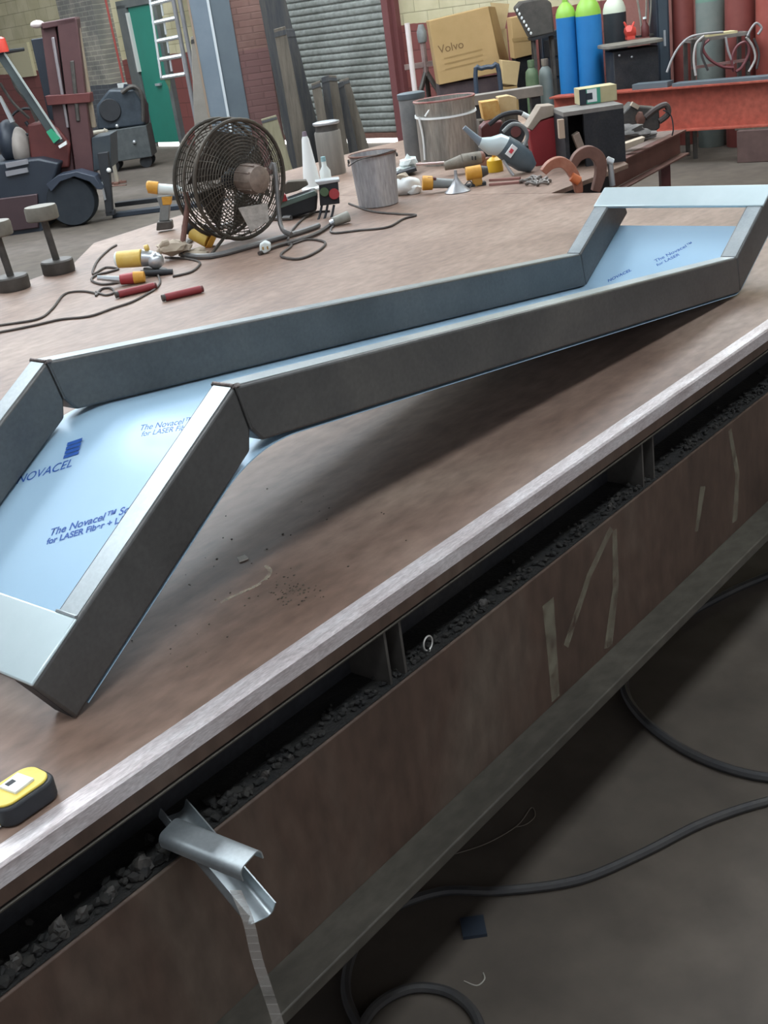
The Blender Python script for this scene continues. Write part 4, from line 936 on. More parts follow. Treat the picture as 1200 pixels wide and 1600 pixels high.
beamblock(kx + .1, kx + .62, 'dark brown block carrying the right end of the red beam', mat('block_brown', (.075, .04, .035), .7, 0, (.11, .065, .055), 5))
beamblock(Lb - .55, Lb - .2, 'brown block carrying the far end of the red beam behind the clutter', rustbrown)
def onbeam(px, py, back=.0): return spot(px, py, .70)
for x0, x1, y0, y1, h_, lab, m_ in ((892, 945, -.19, -.06, .022, 'short blue steel plate lying on the far half of the red beam', mat('plate_blue', (.05, .16, .3), .5, 0, (.1, .24, .38), 6)), (985, 1040, -.19, -.04, .05, 'grey-green steel plate lying on the red beam below the trolley', blueg), (1048, 1262, -.19, -.03, .03, 'long grey flat bar lying along the top of the red beam', blueg)):
    sA_, sB_ = [(spot(x, 120 + (1262 - x) * 32 / 404, .70) - P0).dot(dv) for x in (x0, x1)]
    A = P0 + dv * min(sA_, sB_); A.z = .70; b = MB(); ln = dv * abs(sA_ - sB_)
    b.ext([A + nv * y0, A + nv * y1, A + ln + nv * y1, A + ln + nv * y0], (0, 0, h_)); one('steel_plate', lab, 'steel plate', b, m_, A, math.atan2(dv.y, dv.x), bevel=.002)

# ------------------------------------------------------------------ gas cylinders behind the beam
def gas(px_l, px_r, py_sh, depth, body, shoulder, label, group=None, neck=True, lean=0, hsh=None):
    s = St('gas_cylinder', label, 'gas cylinder', (px_l + px_r) / 2 + 12, 190, depth=depth, base_z=0, group=group)
    r = (px_r - px_l) / 2 * s.k; zt = s.q((px_l + px_r) / 2, py_sh).z; xs = s.q((px_l + px_r) / 2, py_sh).x
    s.e.location += HR * xs      # stand under its own shoulder
    b = MB(); b.lathe([(r * .96, 0), (r, .02), (r, zt)], seg=28); s.part('body', b, body)
    b = MB(); b.lathe([(r, zt), (r * .97, zt + r * .35), (r * .82, zt + r * .8), (r * .5, zt + r * 1.2), (r * .28, zt + r * 1.4), (r * .26, zt + r * 1.7)], seg=28); s.part('shoulder', b, shoulder)
    b = MB(); b.cyl((0, 0, zt + r * 1.7), (0, 0, zt + r * 2.2), r * .2, r * .16, 12); b.cyl((-r * .35, 0, zt + r * 2.0), (r * .35, 0, zt + r * 2.0), r * .1, seg=8); s.part('valve', b, brass)
    return s
gas(869, 899, 27, 12.1, cyl_blue, cyl_green, 'left of the two blue gas cylinders with lime green shoulders', 'blue gas cylinders')
gas(900, 938, 24, 12.0, cyl_blue, cyl_green, 'right and wider of the two blue lime-shouldered gas cylinders', 'blue gas cylinders')
gas(943, 977, 20, 12.35, cyl_black, cyl_cream, 'black gas cylinder with a cream shoulder beside the blue pair')
gas(1050, 1082, -10, 12.15, cyl_red, cyl_grey, 'dark reddish gas cylinder standing behind the trolley table')
gas(1088, 1130, 2, 11.78, cyl_grey, mat('shoulder_teal', (.12, .22, .17), .5), 'grey-green gas cylinder behind the hose-draped frame')
gas(1134, 1178, -16, 11.55, cyl_red, cyl_red, 'maroon gas cylinder near the right photo edge, narrower of two')
gas(1183, 1232, -20, 11.32, mat('cylinder_scarlet', (.28, .06, .045), .5, 0, (.34, .09, .07), 4), cyl_red, 'brick red gas cylinder cut by the right photo edge')
# red cabinet panel behind them
sA_, sB_ = wallp(962, 60)[0], wallp(1110, 60)[0]
rb = empty('red_board', 'faded red board fixed to the wall behind the gas cylinders', 'board', WA + WE * min(sA_, sB_), WROT)
b = MB(); b.bb(0, abs(sA_ - sB_), RS * .012, RS * .05, 0, 2.4); build('panel', b, mat('board_red', (.2, .07, .055), .7, 0, (.27, .12, .1), 4), rb, .004)
b = MB(); b.bb(0, abs(sA_ - sB_), RS * .05, RS * .08, 2.3, 2.4); build('top_batten', b, rustbrown, rb)
# trolley with a scarlet tool
s = St('trolley_table', 'dark workshop trolley with round-edged grey top behind the red beam', 'trolley', 990, 190, depth=11.45, base_z=0)
zt = s.q(980, 68).z; x0, x1 = s.q(946, 68).x, s.q(1040, 62).x
b = MB(); b.ext([(x, .22 + y, zt - .03) for x, y in [( (x0 + x1) / 2 + a, c_) for a, c_ in rrect((x1 - x0) / 2, .24, .12)]], (0, 0, .03)); s.part('table_top', b, mat('trolley_top', (.13, .12, .1), .6, 0, (.22, .2, .17), 6), .004)
b = MB(); b.bb(x0 + .08, x1 - .06, .05, .4, .12, zt - .06); s.part('cabinet', b, black_steel, .01)
for i, dx in enumerate((.14, .26)):
    b = MB(); b.ball((x0 + dx, .04, zt - .1 - .03 * i), .012, (1, .6, 1), 2); s.part('knob', b, silver)
for xx in (x0 + .12, x1 - .1):
    for yy in (.08, .36):
        b = MB(); b.cyl((xx - .02, yy, .06), (xx + .02, yy, .06), .06, seg=16); s.part('caster', b, blk)
tz = zt; td = (s.o - EYE).dot(_f) + .15
t = St('blow_lamp', 'small scarlet tool with ears sitting on the dark trolley top', 'tool', 984, 62, depth=td, base_z=tz)
b = MB(); P = t.q(984, 49); b.ball((P.x, 0, .075), .062, (1, .8, 1.1), 2, .3, 4); t.part('body', b, mat('scarlet', (.62, .07, .05), .5), )
b = MB(); b.cyl((P.x - .03, 0, .12), (P.x - .055, 0, .17), .014, .009, 8); b.cyl((P.x + .03, 0, .12), (P.x + .05, 0, .16), .014, .009, 8); b.bb(P.x - .04, P.x + .04, -.04, .04, 0, .03); t.part('horn', b, mat('scarlet', (.62, .07, .05)))
t = St('red_flask', 'small dark red flask beside the scarlet tool on the trolley', 'flask', 1008, 60, depth=td, base_z=tz)
P = t.q(1008, 50); b = MB(); b.lathe([(.035, 0), (.04, .02), (.04, .1), (.015, .14), (.015, .17)], (P.x, 0, 0), seg=18); t.part('body', b, dred)
b = MB(); b.cyl((P.x, 0, .17), (P.x, 0, .19), .018, seg=12); t.part('cap', b, pale)
t = St('torch_stand', 'upright pale rods and gas torches standing on the trolley', 'torches', 1010, 58, depth=td + .08, base_z=tz)
for (xa, xb) in ((992, 1003), (1010, 1006), (1018, 1012), (1030, 1030)):
    b = MB(); pA_, pB_ = t.q(xb, 52), t.q(xa, -20); b.tube([(pA_.x, 0, 0.01), ((pA_.x + pB_.x) / 2 + .01, 0, pB_.z * .5), (pB_.x, 0, pB_.z)], .011, 8, 4); t.part('torch_rod', b, mat('rod_grey', (.24, .22, .18), .5, .3, (.34, .32, .28), 9))
b = MB(); P = t.q(1010, 58); b.bb(P.x - .1, P.x + .08, -.05, .05, 0, .02); t.part('base_plate', b, iron)
# tall dark cabinet behind
s = St('dark_cabinet', 'tall dark blue-black cabinet between black cylinder and red board', 'cabinet', 1052, 190, depth=12.02, base_z=0)
x0, x1 = s.q(1026, 40).x, s.q(1046, 40).x
b = MB(); b.bb(x0, x1, 0, .28, .02, 2.3); s.part('carcass', b, navy, .006)
b = MB(); b.bb(x0 + .02, x1 - .02, -.015, 0, .06, 2.25); d_ = s.part('door_panel', b, mat('cab_door', (.03, .045, .06), .45, 0, (.045, .06, .075), 3), .004)
b = MB(); b.bb(x1 - .07, x1 - .05, -.035, -.014, 1.0, 1.15); q = s.part('pull_handle', b, silver); q.parent = d_
# metal frame draped with hoses
s = St('cable_rack', 'steel frame stand draped with hoses and welding leads behind the red beam', 'rack', 1110, 190, depth=11.1, base_z=0)
zt = s.q(1130, 55).z; xA, xB = s.q(1080, 56).x, s.q(1172, 50).x
b = MB()
b.bb(xA, xB, 0, .035, zt - .03, zt); b.bb(xA, xB, .24, .275, zt - .03, zt); b.bb(xA, xA + .035, 0, .275, zt - .03, zt); b.bb(xB - .035, xB, 0, .275, zt - .03, zt); s.part('top_frame', b, mat('rack_steel', (.14, .12, .11), .6, .2, (.22, .2, .18), 8))
for xx in (xA, xB - .035):
    for yy in (0, .24):
        b = MB(); b.bb(xx, xx + .035, yy, yy + .035, 0, zt - .03); s.part('leg', b, iron)
b = MB(); b.bb(xA, xB, 0, .03, zt - .26, zt - .235); s.part('cross_rail', b, mat('rail_pink', (.22, .12, .11), .6))
b = MB(); b.box((xA + (xB - xA) * .55, .12, zt + .012), ((xB - xA) * .5, .2, .02)); s.part('lath', b, mat('lath', (.5, .44, .25), .7))
hm = [mat('hose_maroon', (.14, .04, .045), .5), mat('hose_silver', (.3, .29, .29), .5), mat('hose_pale', (.45, .42, .4), .5), mat('hose_dark', (.05, .045, .045), .5)]
HS = [(1, [(1042, 113), (1050, 92), (1062, 72), (1078, 58), (1100, 53), (1130, 50)]), (2, [(1087, 118), (1084, 92), (1088, 68), (1100, 56)]), (0, [(1108, 62), (1098, 74), (1108, 92), (1128, 104), (1146, 106)]), (3, [(1100, 62), (1096, 84), (1106, 110)]), (0, [(1146, 112), (1144, 90), (1152, 72), (1166, 66), (1170, 82), (1160, 104), (1150, 112)]), (2, [(1166, 58), (1176, 72), (1180, 92), (1170, 112)]), (1, [(1168, 56), (1174, 44), (1182, 36), (1190, 44), (1184, 54)]), (3, [(1178, 60), (1186, 84), (1182, 108)]), (1, [(1134, 58), (1138, 80), (1146, 100)])]
for i, (mi, pts) in enumerate(HS):
    b = MB(); b.tube([s.q(x, y, -.035 - .012 * (i % 4)) for x, y in pts], .011 if mi != 0 else .014, 7, 6); s.part('draped_hose', b, hm[mi])

# ------------------------------------------------------------------ boxes and rubbish by the wall, right of the shutter
s = St('cardboard_box', 'large upright cardboard box with printed word, leaning by the red wall', 'box', 735, 200, depth=13.6, base_z=0)
F_ = s.Q([(670, 33), (763, 10), (785, 112), (686, 133)])
low = Vector((0, .0, 0))
b = MB(); b.ext(F_, (0, .35, 0)); s.part('carton_body', b, cardboard, .006)
side = [F_[1] + Vector((.002, 0, 0)), F_[2] + Vector((.002, 0, 0)), F_[2] + Vector((.15, .3, .0)), F_[1] + Vector((.12, .3, -.02))]
b = MB(); b.ext(side, (.0, .04, 0)); s.part('carton_flap', b, card2)
cu = bpy.data.curves.new('printed_word', 'FONT'); cu.body = 'Volvo'; cu.size = .125; cu.shear = 0
to = bpy.data.objects.new('tmp', cu); COL.objects.link(to); dg = bpy.context.evaluated_depsgraph_get(); me = bpy.data.meshes.new_from_object(to.evaluated_get(dg)); bpy.data.objects.remove(to)
u = (F_[1] - F_[0]).normalized(); o3 = s.q(686, 84); R3 = Matrix((u, Vector((-u.z, 0, u.x)), Vector((0, -1, 0)))).transposed().to_4x4(); R3.translation = o3 + Vector((0, -.004, 0)); me.transform(R3)
me.materials.clear(); me.materials.append(mat('print_brown', (.17, .10, .04), .8)); q = bpy.data.objects.new('printed_word', me); COL.objects.link(q); q.parent = s.e
b = MB()
for i in range(3): b.ext([o3 + u * .05 + Vector((0, -.003, -.07 - .06 * i)), o3 + u * .5 + Vector((0, -.003, -.07 - .06 * i)), o3 + u * .5 + Vector((0, -.003, -.055 - .06 * i)), o3 + u * .05 + Vector((0, -.003, -.055 - .06 * i))], (0, .002, 0))
s.part('printed_line', b, card2)
lo = min(p.z for p in F_); xm = (F_[2].x + F_[3].x) / 2
b = MB(); b.bb(F_[3].x, F_[2].x, .05, .4, 0, lo); q = b
st = St('low_crate', 'dark low crate under the large cardboard box', 'crate', 735, 200, depth=13.6, base_z=0)
st.part('crate_body', b, mat('crate_dark', (.05, .035, .04), .8, 0, (.09, .06, .06), 6), .005)
b = MB(); b.bb(F_[3].x - .01, F_[2].x + .01, .03, .05, lo * .5, lo * .5 + .08); st.part('slat', b, wood_dk)
s = St('cardboard_box', 'narrow tall cardboard box beside the dark hanging bag', 'box', 820, 200, depth=13.25, base_z=0)
P = s.Q([(798, 28), (828, 22), (838, 84), (804, 92)]); b = MB(); b.ext(P, (0, .3, 0)); s.part('carton_body', b, cardboard, .005)
b = MB(); b.ext(s.Q([(800, 60), (838, 56), (839, 62), (801, 66)], -.004), (0, .004, 0)); s.part('tape_band', b, card2)
lo = min(p.z for p in P); b = MB(); b.bb(P[3].x + .02, P[2].x, .05, .3, 0, lo); st = St('wooden_crate', 'dark wooden crate under the narrow cardboard box', 'crate', 820, 200, depth=13.25, base_z=0); st.part('crate_body', b, black_steel, .005)
b = MB(); b.bb(P[3].x, P[2].x, .03, .05, lo * .6, lo * .6 + .06); st.part('slat', b, wood_dk)
s = St('cardboard_box', 'small square cardboard box below the gap between two big ones', 'box', 800, 200, depth=12.98, base_z=0)
P = s.Q([(784, 94), (813, 97), (808, 134), (786, 131)]); b = MB(); b.ext(P, (0, .22, 0)); s.part('carton_body', b, mat('card_pale', (.46, .33, .16), .85, 0, (.52, .38, .2), 3), .005)
lo = min(p.z for p in P); b = MB(); b.bb(P[3].x, P[2].x, .0, .22, 0, lo); s.part('carton_base', b, card2)
s = St('plywood_sheet', 'tan plywood offcut showing behind the two tall boxes', 'board', 790, 200, depth=13.97, base_z=0)
P = s.Q([(766, 4), (796, 6), (790, 40), (786, 60), (775, 40)]); b = MB(); b.ext(P, (0, .02, 0)); b.bb(P[3].x - .08, P[3].x + .05, 0, .02, 0, P[3].z + .1); s.part('ply', b, mat('ply', (.45, .33, .17), .8, 0, (.5, .38, .2), 4))
s = St('canvas_bag', 'black padded bag with studded edge hanging before the boxes', 'bag', 838, 200, depth=12.75, base_z=0)
P = s.Q([(806, 12), (815, 2), (850, -4), (862, 4), (867, 52), (830, 60)]); b = MB(); b.ext(P, (0, .22, 0)); s.part('bag_body', b, mat('canvas', (.055, .05, .045), .85, 0, (.09, .08, .07), 8), .02)
b = MB()
for i in range(7): b.ball(s.q(808 + 3.6 * i, 16 + 6 * i, -.005), .014, (1, .6, 1.3), 1)
s.part('stud', b, white)
b = MB(); b.ext(s.Q([(830, 60), (867, 50), (868, 54), (832, 64)], -.01), (0, .24, 0)); s.part('bottom_rail', b, black_steel)
b = MB(); zl = min(p.z for p in P)
for x in (P[5].x + .04, P[4].x - .02): b.bb(x - .015, x + .015, .05, .08, 0, zl + .04); b.bb(x - .015, x + .015, .16, .19, 0, zl + .04)
s.part('stand_leg', b, iron)
for (x0, x1, y0, d_, lab, cm, cs) in ((820, 840, 97, 12.2, 'short dark green gas bottle on the floor below the black bag', dgreen, dgreen), (841, 862, 95, 12.3, 'short grey gas bottle with dull base beside the green one', cyl_grey, mat('shoulder_rust', (.16, .13, .1), .6))):
    s = St('gas_bottle', lab, 'gas bottle', (x0 + x1) / 2 + 8, 190, depth=d_, base_z=0); r = (x1 - x0) / 2 * s.k; p = s.q((x0 + x1) / 2, y0 + 8); s.e.location += HR * p.x
    b = MB(); b.lathe([(r * .9, 0), (r, .03), (r, p.z - .1), (r * .9, p.z - .04), (r * .4, p.z)], seg=22); s.part('body', b, cm)
    b = MB(); b.lathe([(r * .5, p.z), (r * .55, p.z + .06), (r * .5, p.z + .07)], seg=18); s.part('valve_guard', b, cs)
s = St('tool_chest', 'dark blue-black tool chest behind the green and grey gas bottles', 'chest', 850, 200, depth=13.15, base_z=0)
xa_, xb_, zt_ = s.q(846, 60).x, s.q(878, 60).x, s.q(850, 50).z
b = MB(); b.bb(xa_, xb_, .0, .22, 0, zt_); s.part('body', b, navy, .006)
for k_ in (.45, .62, .79):
    b = MB(); b.bb(xa_ + .02, xb_ - .02, -.014, 0, zt_ * k_, zt_ * (k_ + .14)); d_ = s.part('drawer', b, black_steel, .003)
    b = MB(); b.bb(xa_ + .12, xb_ - .12, -.03, -.014, zt_ * (k_ + .1), zt_ * (k_ + .115)); h_ = s.part('drawer_pull', b, iron); h_.parent = d_
s = St('hand_truck', 'blue-grey tubular hand truck handle standing below the large box', 'hand truck', 765, 200, depth=12.4, base_z=0)
p0, p1 = s.q(744, 130), s.q(781, 128); zt = s.q(760, 106).z
b = MB(); b.tube([(p0.x, 0, .08), (p0.x, 0, zt - .06), (p0.x + .07, 0, zt), (p1.x - .07, 0, zt), (p1.x, 0, zt - .06), (p1.x, 0, .08)], .024, 8, 4); s.part('tube_frame', b, mat('truck_blue', (.035, .05, .075), .45))
b = MB(); b.bb(p0.x - .02, p1.x + .02, -.01, .01, zt - .3, zt - .26); s.part('cross_bar', b, navy)
for xx in (p0.x - .05, p1.x + .05):
    b = MB(); b.cyl((xx - .02, 0, .1), (xx + .02, 0, .1), .1, seg=18); s.part('wheel', b, blk)
b = MB(); b.bb(p0.x - .05, p1.x + .05, -.25, 0, 0, .012); s.part('toe_plate', b, navy)
s = St('pipe_post', 'thin pale pink upright pipe standing beside the shutter edge', 'pipe', 644, 222, depth=13.6, base_z=0)
pt = s.q(636, 36); b = MB(); b.cyl((0, 0, .0), (pt.x * .0, 0, pt.z), .03, seg=12); s.e.location += HR * pt.x; s.part('pipe', b, pipe_w)
b = MB(); b.lathe([(.09, 0), (.09, .015), (.04, .03)], seg=18); s.part('foot_flange', b, rustbrown)
s = St('bench_grinder_stand', 'rusty pedestal stand with crossarm before the red wall', 'stand', 668, 222, depth=14.4, base_z=0)
P = s.q(662, 80); s.e.location += HR * P.x
b = MB(); b.tube([(.0, 0, .9), (0, 0, P.z + .15)], .035, 8); b.box((0, 0, P.z - .15), (.5, .06, .06)); s.part('column', b, mat('stand_rust', (.2, .14, .13), .6, .1, (.3, .22, .2), 7))
b = MB(); b.tube([(0, 0, .95), (-.2, -.1, .5), (-.25, -.1, 0)], .03, 8); b.tube([(0, 0, .95), (.22, -.1, .5), (.27, -.1, 0)], .03, 8); b.tube([(0, 0, .95), (.02, .2, .5), (.02, .25, 0)], .03, 8); s.part('tripod_leg', b, iron)
b = MB(); b.lathe([(.05, 0), (.06, .05), (.06, .12), (.03, .2)], (0.0, 0, P.z + .1), seg=16); s.part('head', b, grey_tool)

# ------------------------------------------------------------------ column, timbers and stakes before the shutter
s = St('steel_column', 'tall blue-grey steel column section standing against the brick pier', 'column', 400, 260, depth=14.5, base_z=0)
def vbox(St_, name, xl, xr, dy, th, z0, z1, m_, yref=60, bev=0.):
    a, c_ = St_.q(xl, yref, dy).x, St_.q(xr, yref, dy).x; b = MB(); b.bb(a, c_, dy, dy + th, z0, z1); return St_.part(name, b, m_, bev)
vbox(s, 'web', 318, 368, .02, .3, 0, 5.5, blueg)
vbox(s, 'flange', 306, 334, .0, .02, 0, 5.5, mat('flange_light', (.15, .19, .23), .45, .3, (.19, .23, .27), 2))
vbox(s, 'edge_trim', 333, 337, -.012, .012, 0, 5.5, mat('edge_pale', (.5, .54, .56), .5))
p = s.q(306, 60).x; b = MB(); b.bb(p - .025, p, -.01, .1, 0, 5.5); s.part('rusty_edge', b, mat('edge_orange', (.24, .18, .13), .6))
s2 = St('pillar', 'x', 'x', 400, 260, depth=14.5, base_z=0); bpy.data.objects.remove(s2.e)
a, c_ = s.q(368, 60, .1).x, s.q(417, 60, .1).x
b = MB(); b.bb(a, c_, .05, .6, 0, 5.6); b.b.transform(XF[s.e.name]); o = build('pillar_2', b, redbrick_mat); o['kind'] = 'structure'
def plank(name, label, tl, tr, br_, bl, depth, th, m_, cat='timber', group=None, base=None):
    s = St(name, label, cat, (bl[0] + br_[0]) / 2, (bl[1] + br_[1]) / 2, depth=depth, base_z=0, group=group)
    P = s.Q([tl, tr, br_, bl]); 
    d = (P[3] - P[0]); d2 = (P[2] - P[1])
    P[3] = P[0] + d * (P[0].z / -d.z); P[2] = P[1] + d2 * (P[1].z / -d2.z)   # run down to the floor
    top = .35
    b = MB(); b.ext([P[0] + Vector((0, top * .3, 0)), P[1] + Vector((0, top * .3, 0)), P[2], P[3]], (0, th, 0))
    M_ = s.part(name + '_board', b, m_, .006); b = MB(); b.ext([P[0].lerp(P[3], .02) + Vector((0, top * .3 - .004, 0)), P[1].lerp(P[2], .02) + Vector((0, top * .3 - .004, 0)), P[1].lerp(P[2], .05) + Vector((0, top * .28 - .004, 0)), P[0].lerp(P[3], .05) + Vector((0, top * .28 - .004, 0))], (0, .003, 0)); s.part('end_mark', b, wood_dk)
    return s
plank('leaning_plank', 'tallest near-black plank leaning on the brick pier', (400, -20), (440, -24), (490, 180), (440, 186), 13.9, .08, wood_dk, group='timbers leaning on the pier')
plank('leaning_plank', 'weathered brown-grey plank in the middle of the leaning timbers', (427, 46), (445, 41), (484, 240), (462, 246), 13.2, .07, wood, group='timbers leaning on the pier')
plank('leaning_plank', 'dark blue-black plank at the shutter side of the leaning timbers', (446, 46), (459, 45), (505, 230), (484, 236), 13.5, .07, wood_dk, group='timbers leaning on the pier')
plank('leaning_plank', 'short pale olive plank behind the right rim of the fan', (407, 188), (431, 181), (456, 262), (432, 268), 12.6, .05, wood_lt, group='timbers leaning on the pier')
plank('leaning_board', 'pale grey-beige board leaning between door and steel column', (297, 58), (318, 52), (326, 185), (303, 190), 15.2, .03, mat('board_beige', (.26, .24, .21), .8, 0, (.34, .31, .27), 3), 'board')
stakes = [((486, 132), (500, 127), (520, 240), (506, 244), wood, 'leftmost cut stake, its top sawn pale'), ((502, 122), (514, 118), (528, 240), (515, 243), wood_dk, 'dark slim stake second from the left of the bundle'), ((512, 118), (526, 119), (545, 238), (529, 241), wood, 'tallest ragged stake in the middle of the bundle'), ((526, 132), (537, 127), (560, 236), (546, 239), wood_dk, 'dark stake right of the tallest ragged one'), ((530, 127), (545, 122), (577, 233), (560, 237), wood, 'outermost brown stake leaning nearest the shutter')]
for i, (a, c_, d_, e_, m_, lab) in enumerate(stakes): plank('wooden_stake', lab, a, c_, d_, e_, 12.6 + .14 * i, .05, m_, group='stakes bundled by the shutter')
for x, lab in ((282, 'grey conduit pipe running down the wall beside the ladder, nearer the door'), (292, 'grey conduit pipe next to the pale board by the steel column')):
    s = St('conduit_pipe', lab, 'pipe', x, 200, depth=16.6, base_z=0, group='conduit pipes by the ladder')
    b = MB(); a = s.q(x, 60).x; b.cyl((a, 0, .0), (a, 0, 5.2), .03, seg=10); s.part('pipe', b, mat('conduit', (.2, .2, .21), .5, .2, (.27, .27, .28), 4))
    b = MB(); b.bb(a - .034, a + .034, .02, .05, 2.2, 2.26); s.part('clip', b, iron)

# ladder hung on the wall by the green door
s = St('ladder', 'aluminium ladder hanging upright in front of the green door', 'ladder', 270, 122, depth=(spot_pl(262, 110, WA + WN * .6, WN) - EYE).dot(_f))
L0, L1_, R0_, R1_ = s.q(250, 122), s.q(228, -30), s.q(288, 116), s.q(262, -40)
for A, B_ in ((L0, L1_), (R0_, R1_)):
    b = MB(); d_ = (B_ - A).normalized(); n_ = Vector((d_.z, 0, -d_.x)) * .035; b.ext([A, B_, B_ + n_, A + n_], (0, .07, 0)); s.part('stile', b, alu, .004)
for t_ in (.0, .19, .38, .57, .76, .95):
    b = MB(); b.tube([L0.lerp(L1_, t_) + Vector((0, .035, 0)), R0_.lerp(R1_, t_) + Vector((0, .035, 0))], .034, 8); s.part('rung', b, alu)
for t_ in (.05, .24, .43, .62):
    A = L0.lerp(L1_, t_).lerp(R0_.lerp(R1_, t_), .5); B_ = L0.lerp(L1_, t_ + .13).lerp(R0_.lerp(R1_, t_ + .13), .5); b = MB(); b.tube([A + Vector((0, .05, 0)), B_ + Vector((0, .05, 0))], .018, 6); s.part('tie_bar', b, alu)
b = MB(); b.ext([L0 + Vector((.05, .03, 0)), L0 + Vector((.16, .03, 0)), L0 + Vector((.12, .03, -.22))], (0, .03, 0)); s.part('hook_plate', b, dgreen)
# wall brackets for it
b = MB(); A = L1_ + Vector((0, .06, -.1)); b.box(A + Vector((.2, .2, 0)), (.5, .35, .05)); s.part('wall_bracket', b, iron)

# ------------------------------------------------------------------ forklift at the left
s = St('forklift', 'dark red forklift with tall mast parked at the left edge', 'forklift', 118, 352, z=0)
mast_red = mat('mast_red', (.07, .028, .03), .5, 0, (.1, .045, .045), 2)
def rail(name, xt, yt, xb, yb, w, dy, dep, m_):
    a, c_ = s.q(xt, yt, dy), s.q(xb, yb, dy); wv = Vector((w * s.k / 2, 0, 0)); b = MB(); b.ext([a - wv, a + wv, c_ + wv, c_ - wv], (0, dep, 0)); return s.part(name, b, m_, .01)
rail('mast_rail', 74, 34, 108, 285, 22, .25, .2, mast_red)
rail('mast_rail', 104, 30, 134, 280, 30, .2, .2, mast_red)
rail('mast_rail', 90, 40, 122, 280, 6, .3, .1, blk)
rail('lift_cylinder', 82, 58, 106, 200, 5, .22, .08, mat('ram', (.3, .27, .28), .4, .4))
rail('lift_chain', 112, 95, 122, 190, 6, .18, .03, iron)
rail('mast_post', 118, 28, 146, 200, 7, .3, .08, mat('post_tan', (.33, .27, .2), .6))
b = MB(); b.ext(s.Q([(64, 36), (118, 26), (118, 36), (66, 46)], .2), (0, .25, 0)); s.part('mast_crosshead', b, mast_red, .01)
b = MB(); b.ext(s.Q([(70, 150), (140, 145), (142, 160), (74, 165)], .17), (0, .2, 0)); s.part('mast_crossmember', b, dred, .006)
b = MB(); b.ball(s.q(58, 38, .25), .05, (1.5, 1, .8), 2); s.part('work_lamp', b, pipe_w)
rail('hose_reel', 58, 60, 90, 200, 20, .5, .12, navy)
r = 38 * s.k
for xc, dy in ((115, 0.0), (118, .95)):
    c0 = s.q(xc, 317, dy); c0.z = r
    b = MB(); b.lathe([(r * .6, -.11), (r * .93, -.11), (r, -.07), (r, .07), (r * .93, .11), (r * .6, .11)], c0, (0, 1, 0), 32); w_ = s.part('wheel', b, mat('tyre', (.010, .015, .022), .75, 0, (.017, .023, .03), 9))
    b = MB(); b.lathe([(r * .6, -.08), (r * .55, -.09), (r * .2, -.05), (r * .1, -.06)], c0, (0, 1, 0), 24); q = s.part('hub', b, navy); q.parent = w_
b = MB(); b.ext(s.Q([(-60, 262), (20, 252), (60, 248), (92, 255), (84, 280), (72, 350), (66, 366), (-60, 385)], -.05), (0, 1.1, 0)); s.part('chassis', b, navy, .02)
b = MB(); b.ext(s.Q([(-60, 318), (58, 303), (60, 356), (-60, 372)], -.09), (0, .05, 0)); s.part('side_skirt', b, mat('skirt_red', (.04, .022, .026), .5, 0, (.055, .03, .034), 3), .01)
b = MB(); b.ext(s.Q([(72, 288), (90, 274), (120, 268), (148, 276), (160, 296), (152, 296), (140, 284), (116, 276), (94, 284), (80, 300)], -.16), (0, .3, 0)); s.part('mudguard', b, mat('guard_blue', (.03, .04, .06), .45), .006)
b = MB(); b.ext(s.Q([(42, 195), (70, 190), (90, 200), (110, 225), (108, 262), (50, 268)], .2), (0, .6, 0)); s.part('cowl', b, dred, .02)
b = MB(); b.ball(s.q(33, 230, .3), .16, (.7, 1.4, 1.35), 3); s.part('seat_back', b, mat('seat_beige', (.25, .22, .2), .7, 0, (.32, .29, .26), 5))
b = MB(); b.ball(s.q(18, 222, .35), .2, (.7, 1.4, 1.2), 3); s.part('seat_cushion', b, navy)
for y in (255, 268):
    b = MB(); b.ext(s.Q([(8, y), (42, y - 6), (44, y + 1), (10, y + 8)], -.08), (0, .06, 0)); s.part('step_grip', b, mat('grip_grey', (.22, .22, .24), .5))
b = MB(); P = s.Q([(0, 82), (6, 82), (98, 222), (86, 226)], .05); b.ext([P[0] - Vector((.06, 0, 0)), P[1], P[2], P[3]], (0, .07, 0)); s.part('guard_pillar', b, mat('pillar_dark', (.04, .05, .055), .4, 0, (.07, .09, .09), 3), .006)
b = MB(); P = s.Q([(3, 80), (6, 80), (97, 217), (94, 218)], .03); b.ext(P, (0, .02, 0)); q = s.part('pillar_edge', b, mat('edge_grey', (.38, .42, .4), .4))
b = MB(); b.ext(s.Q([(72, 206), (80, 201), (94, 216), (84, 224)], .02), (0, .03, 0)); s.part('green_sleeve', b, mat('sleeve_green', (.03, .3, .16), .5))
b = MB(); b.ext(s.Q([(91, 228), (103, 220), (104, 226), (93, 232)], .02), (0, .04, 0)); s.part('white_clip', b, white)
b = MB(); P = s.Q([(-4, 150), (0, 150), (22, 190), (16, 192)], .08); b.ext(P, (0, .05, 0)); s.part('grab_bar', b, silver)
b = MB(); b.tube([s.q(14, 100, .3), s.q(24, 135, .3), s.q(44, 160, .3), s.q(58, 190, .3)], .02, 6, 4); b.tube([s.q(0, 130, .35), s.q(20, 160, .35), s.q(46, 185, .35)], .018, 6, 4); s.part('hydraulic_hose', b, iron)
c0 = s.q(40, 190, .35); b = MB(); b.tube([c0 + Vector((.17 * cos(t), .06 * sin(t) , .13 * sin(t))) for t in [2 * pi * k / 20 for k in range(20)]], .015, 6, closed=True); b.cyl(c0, c0 + Vector((.12, .0, -.3)), .02, seg=8); s.part('steering_wheel', b, blk)
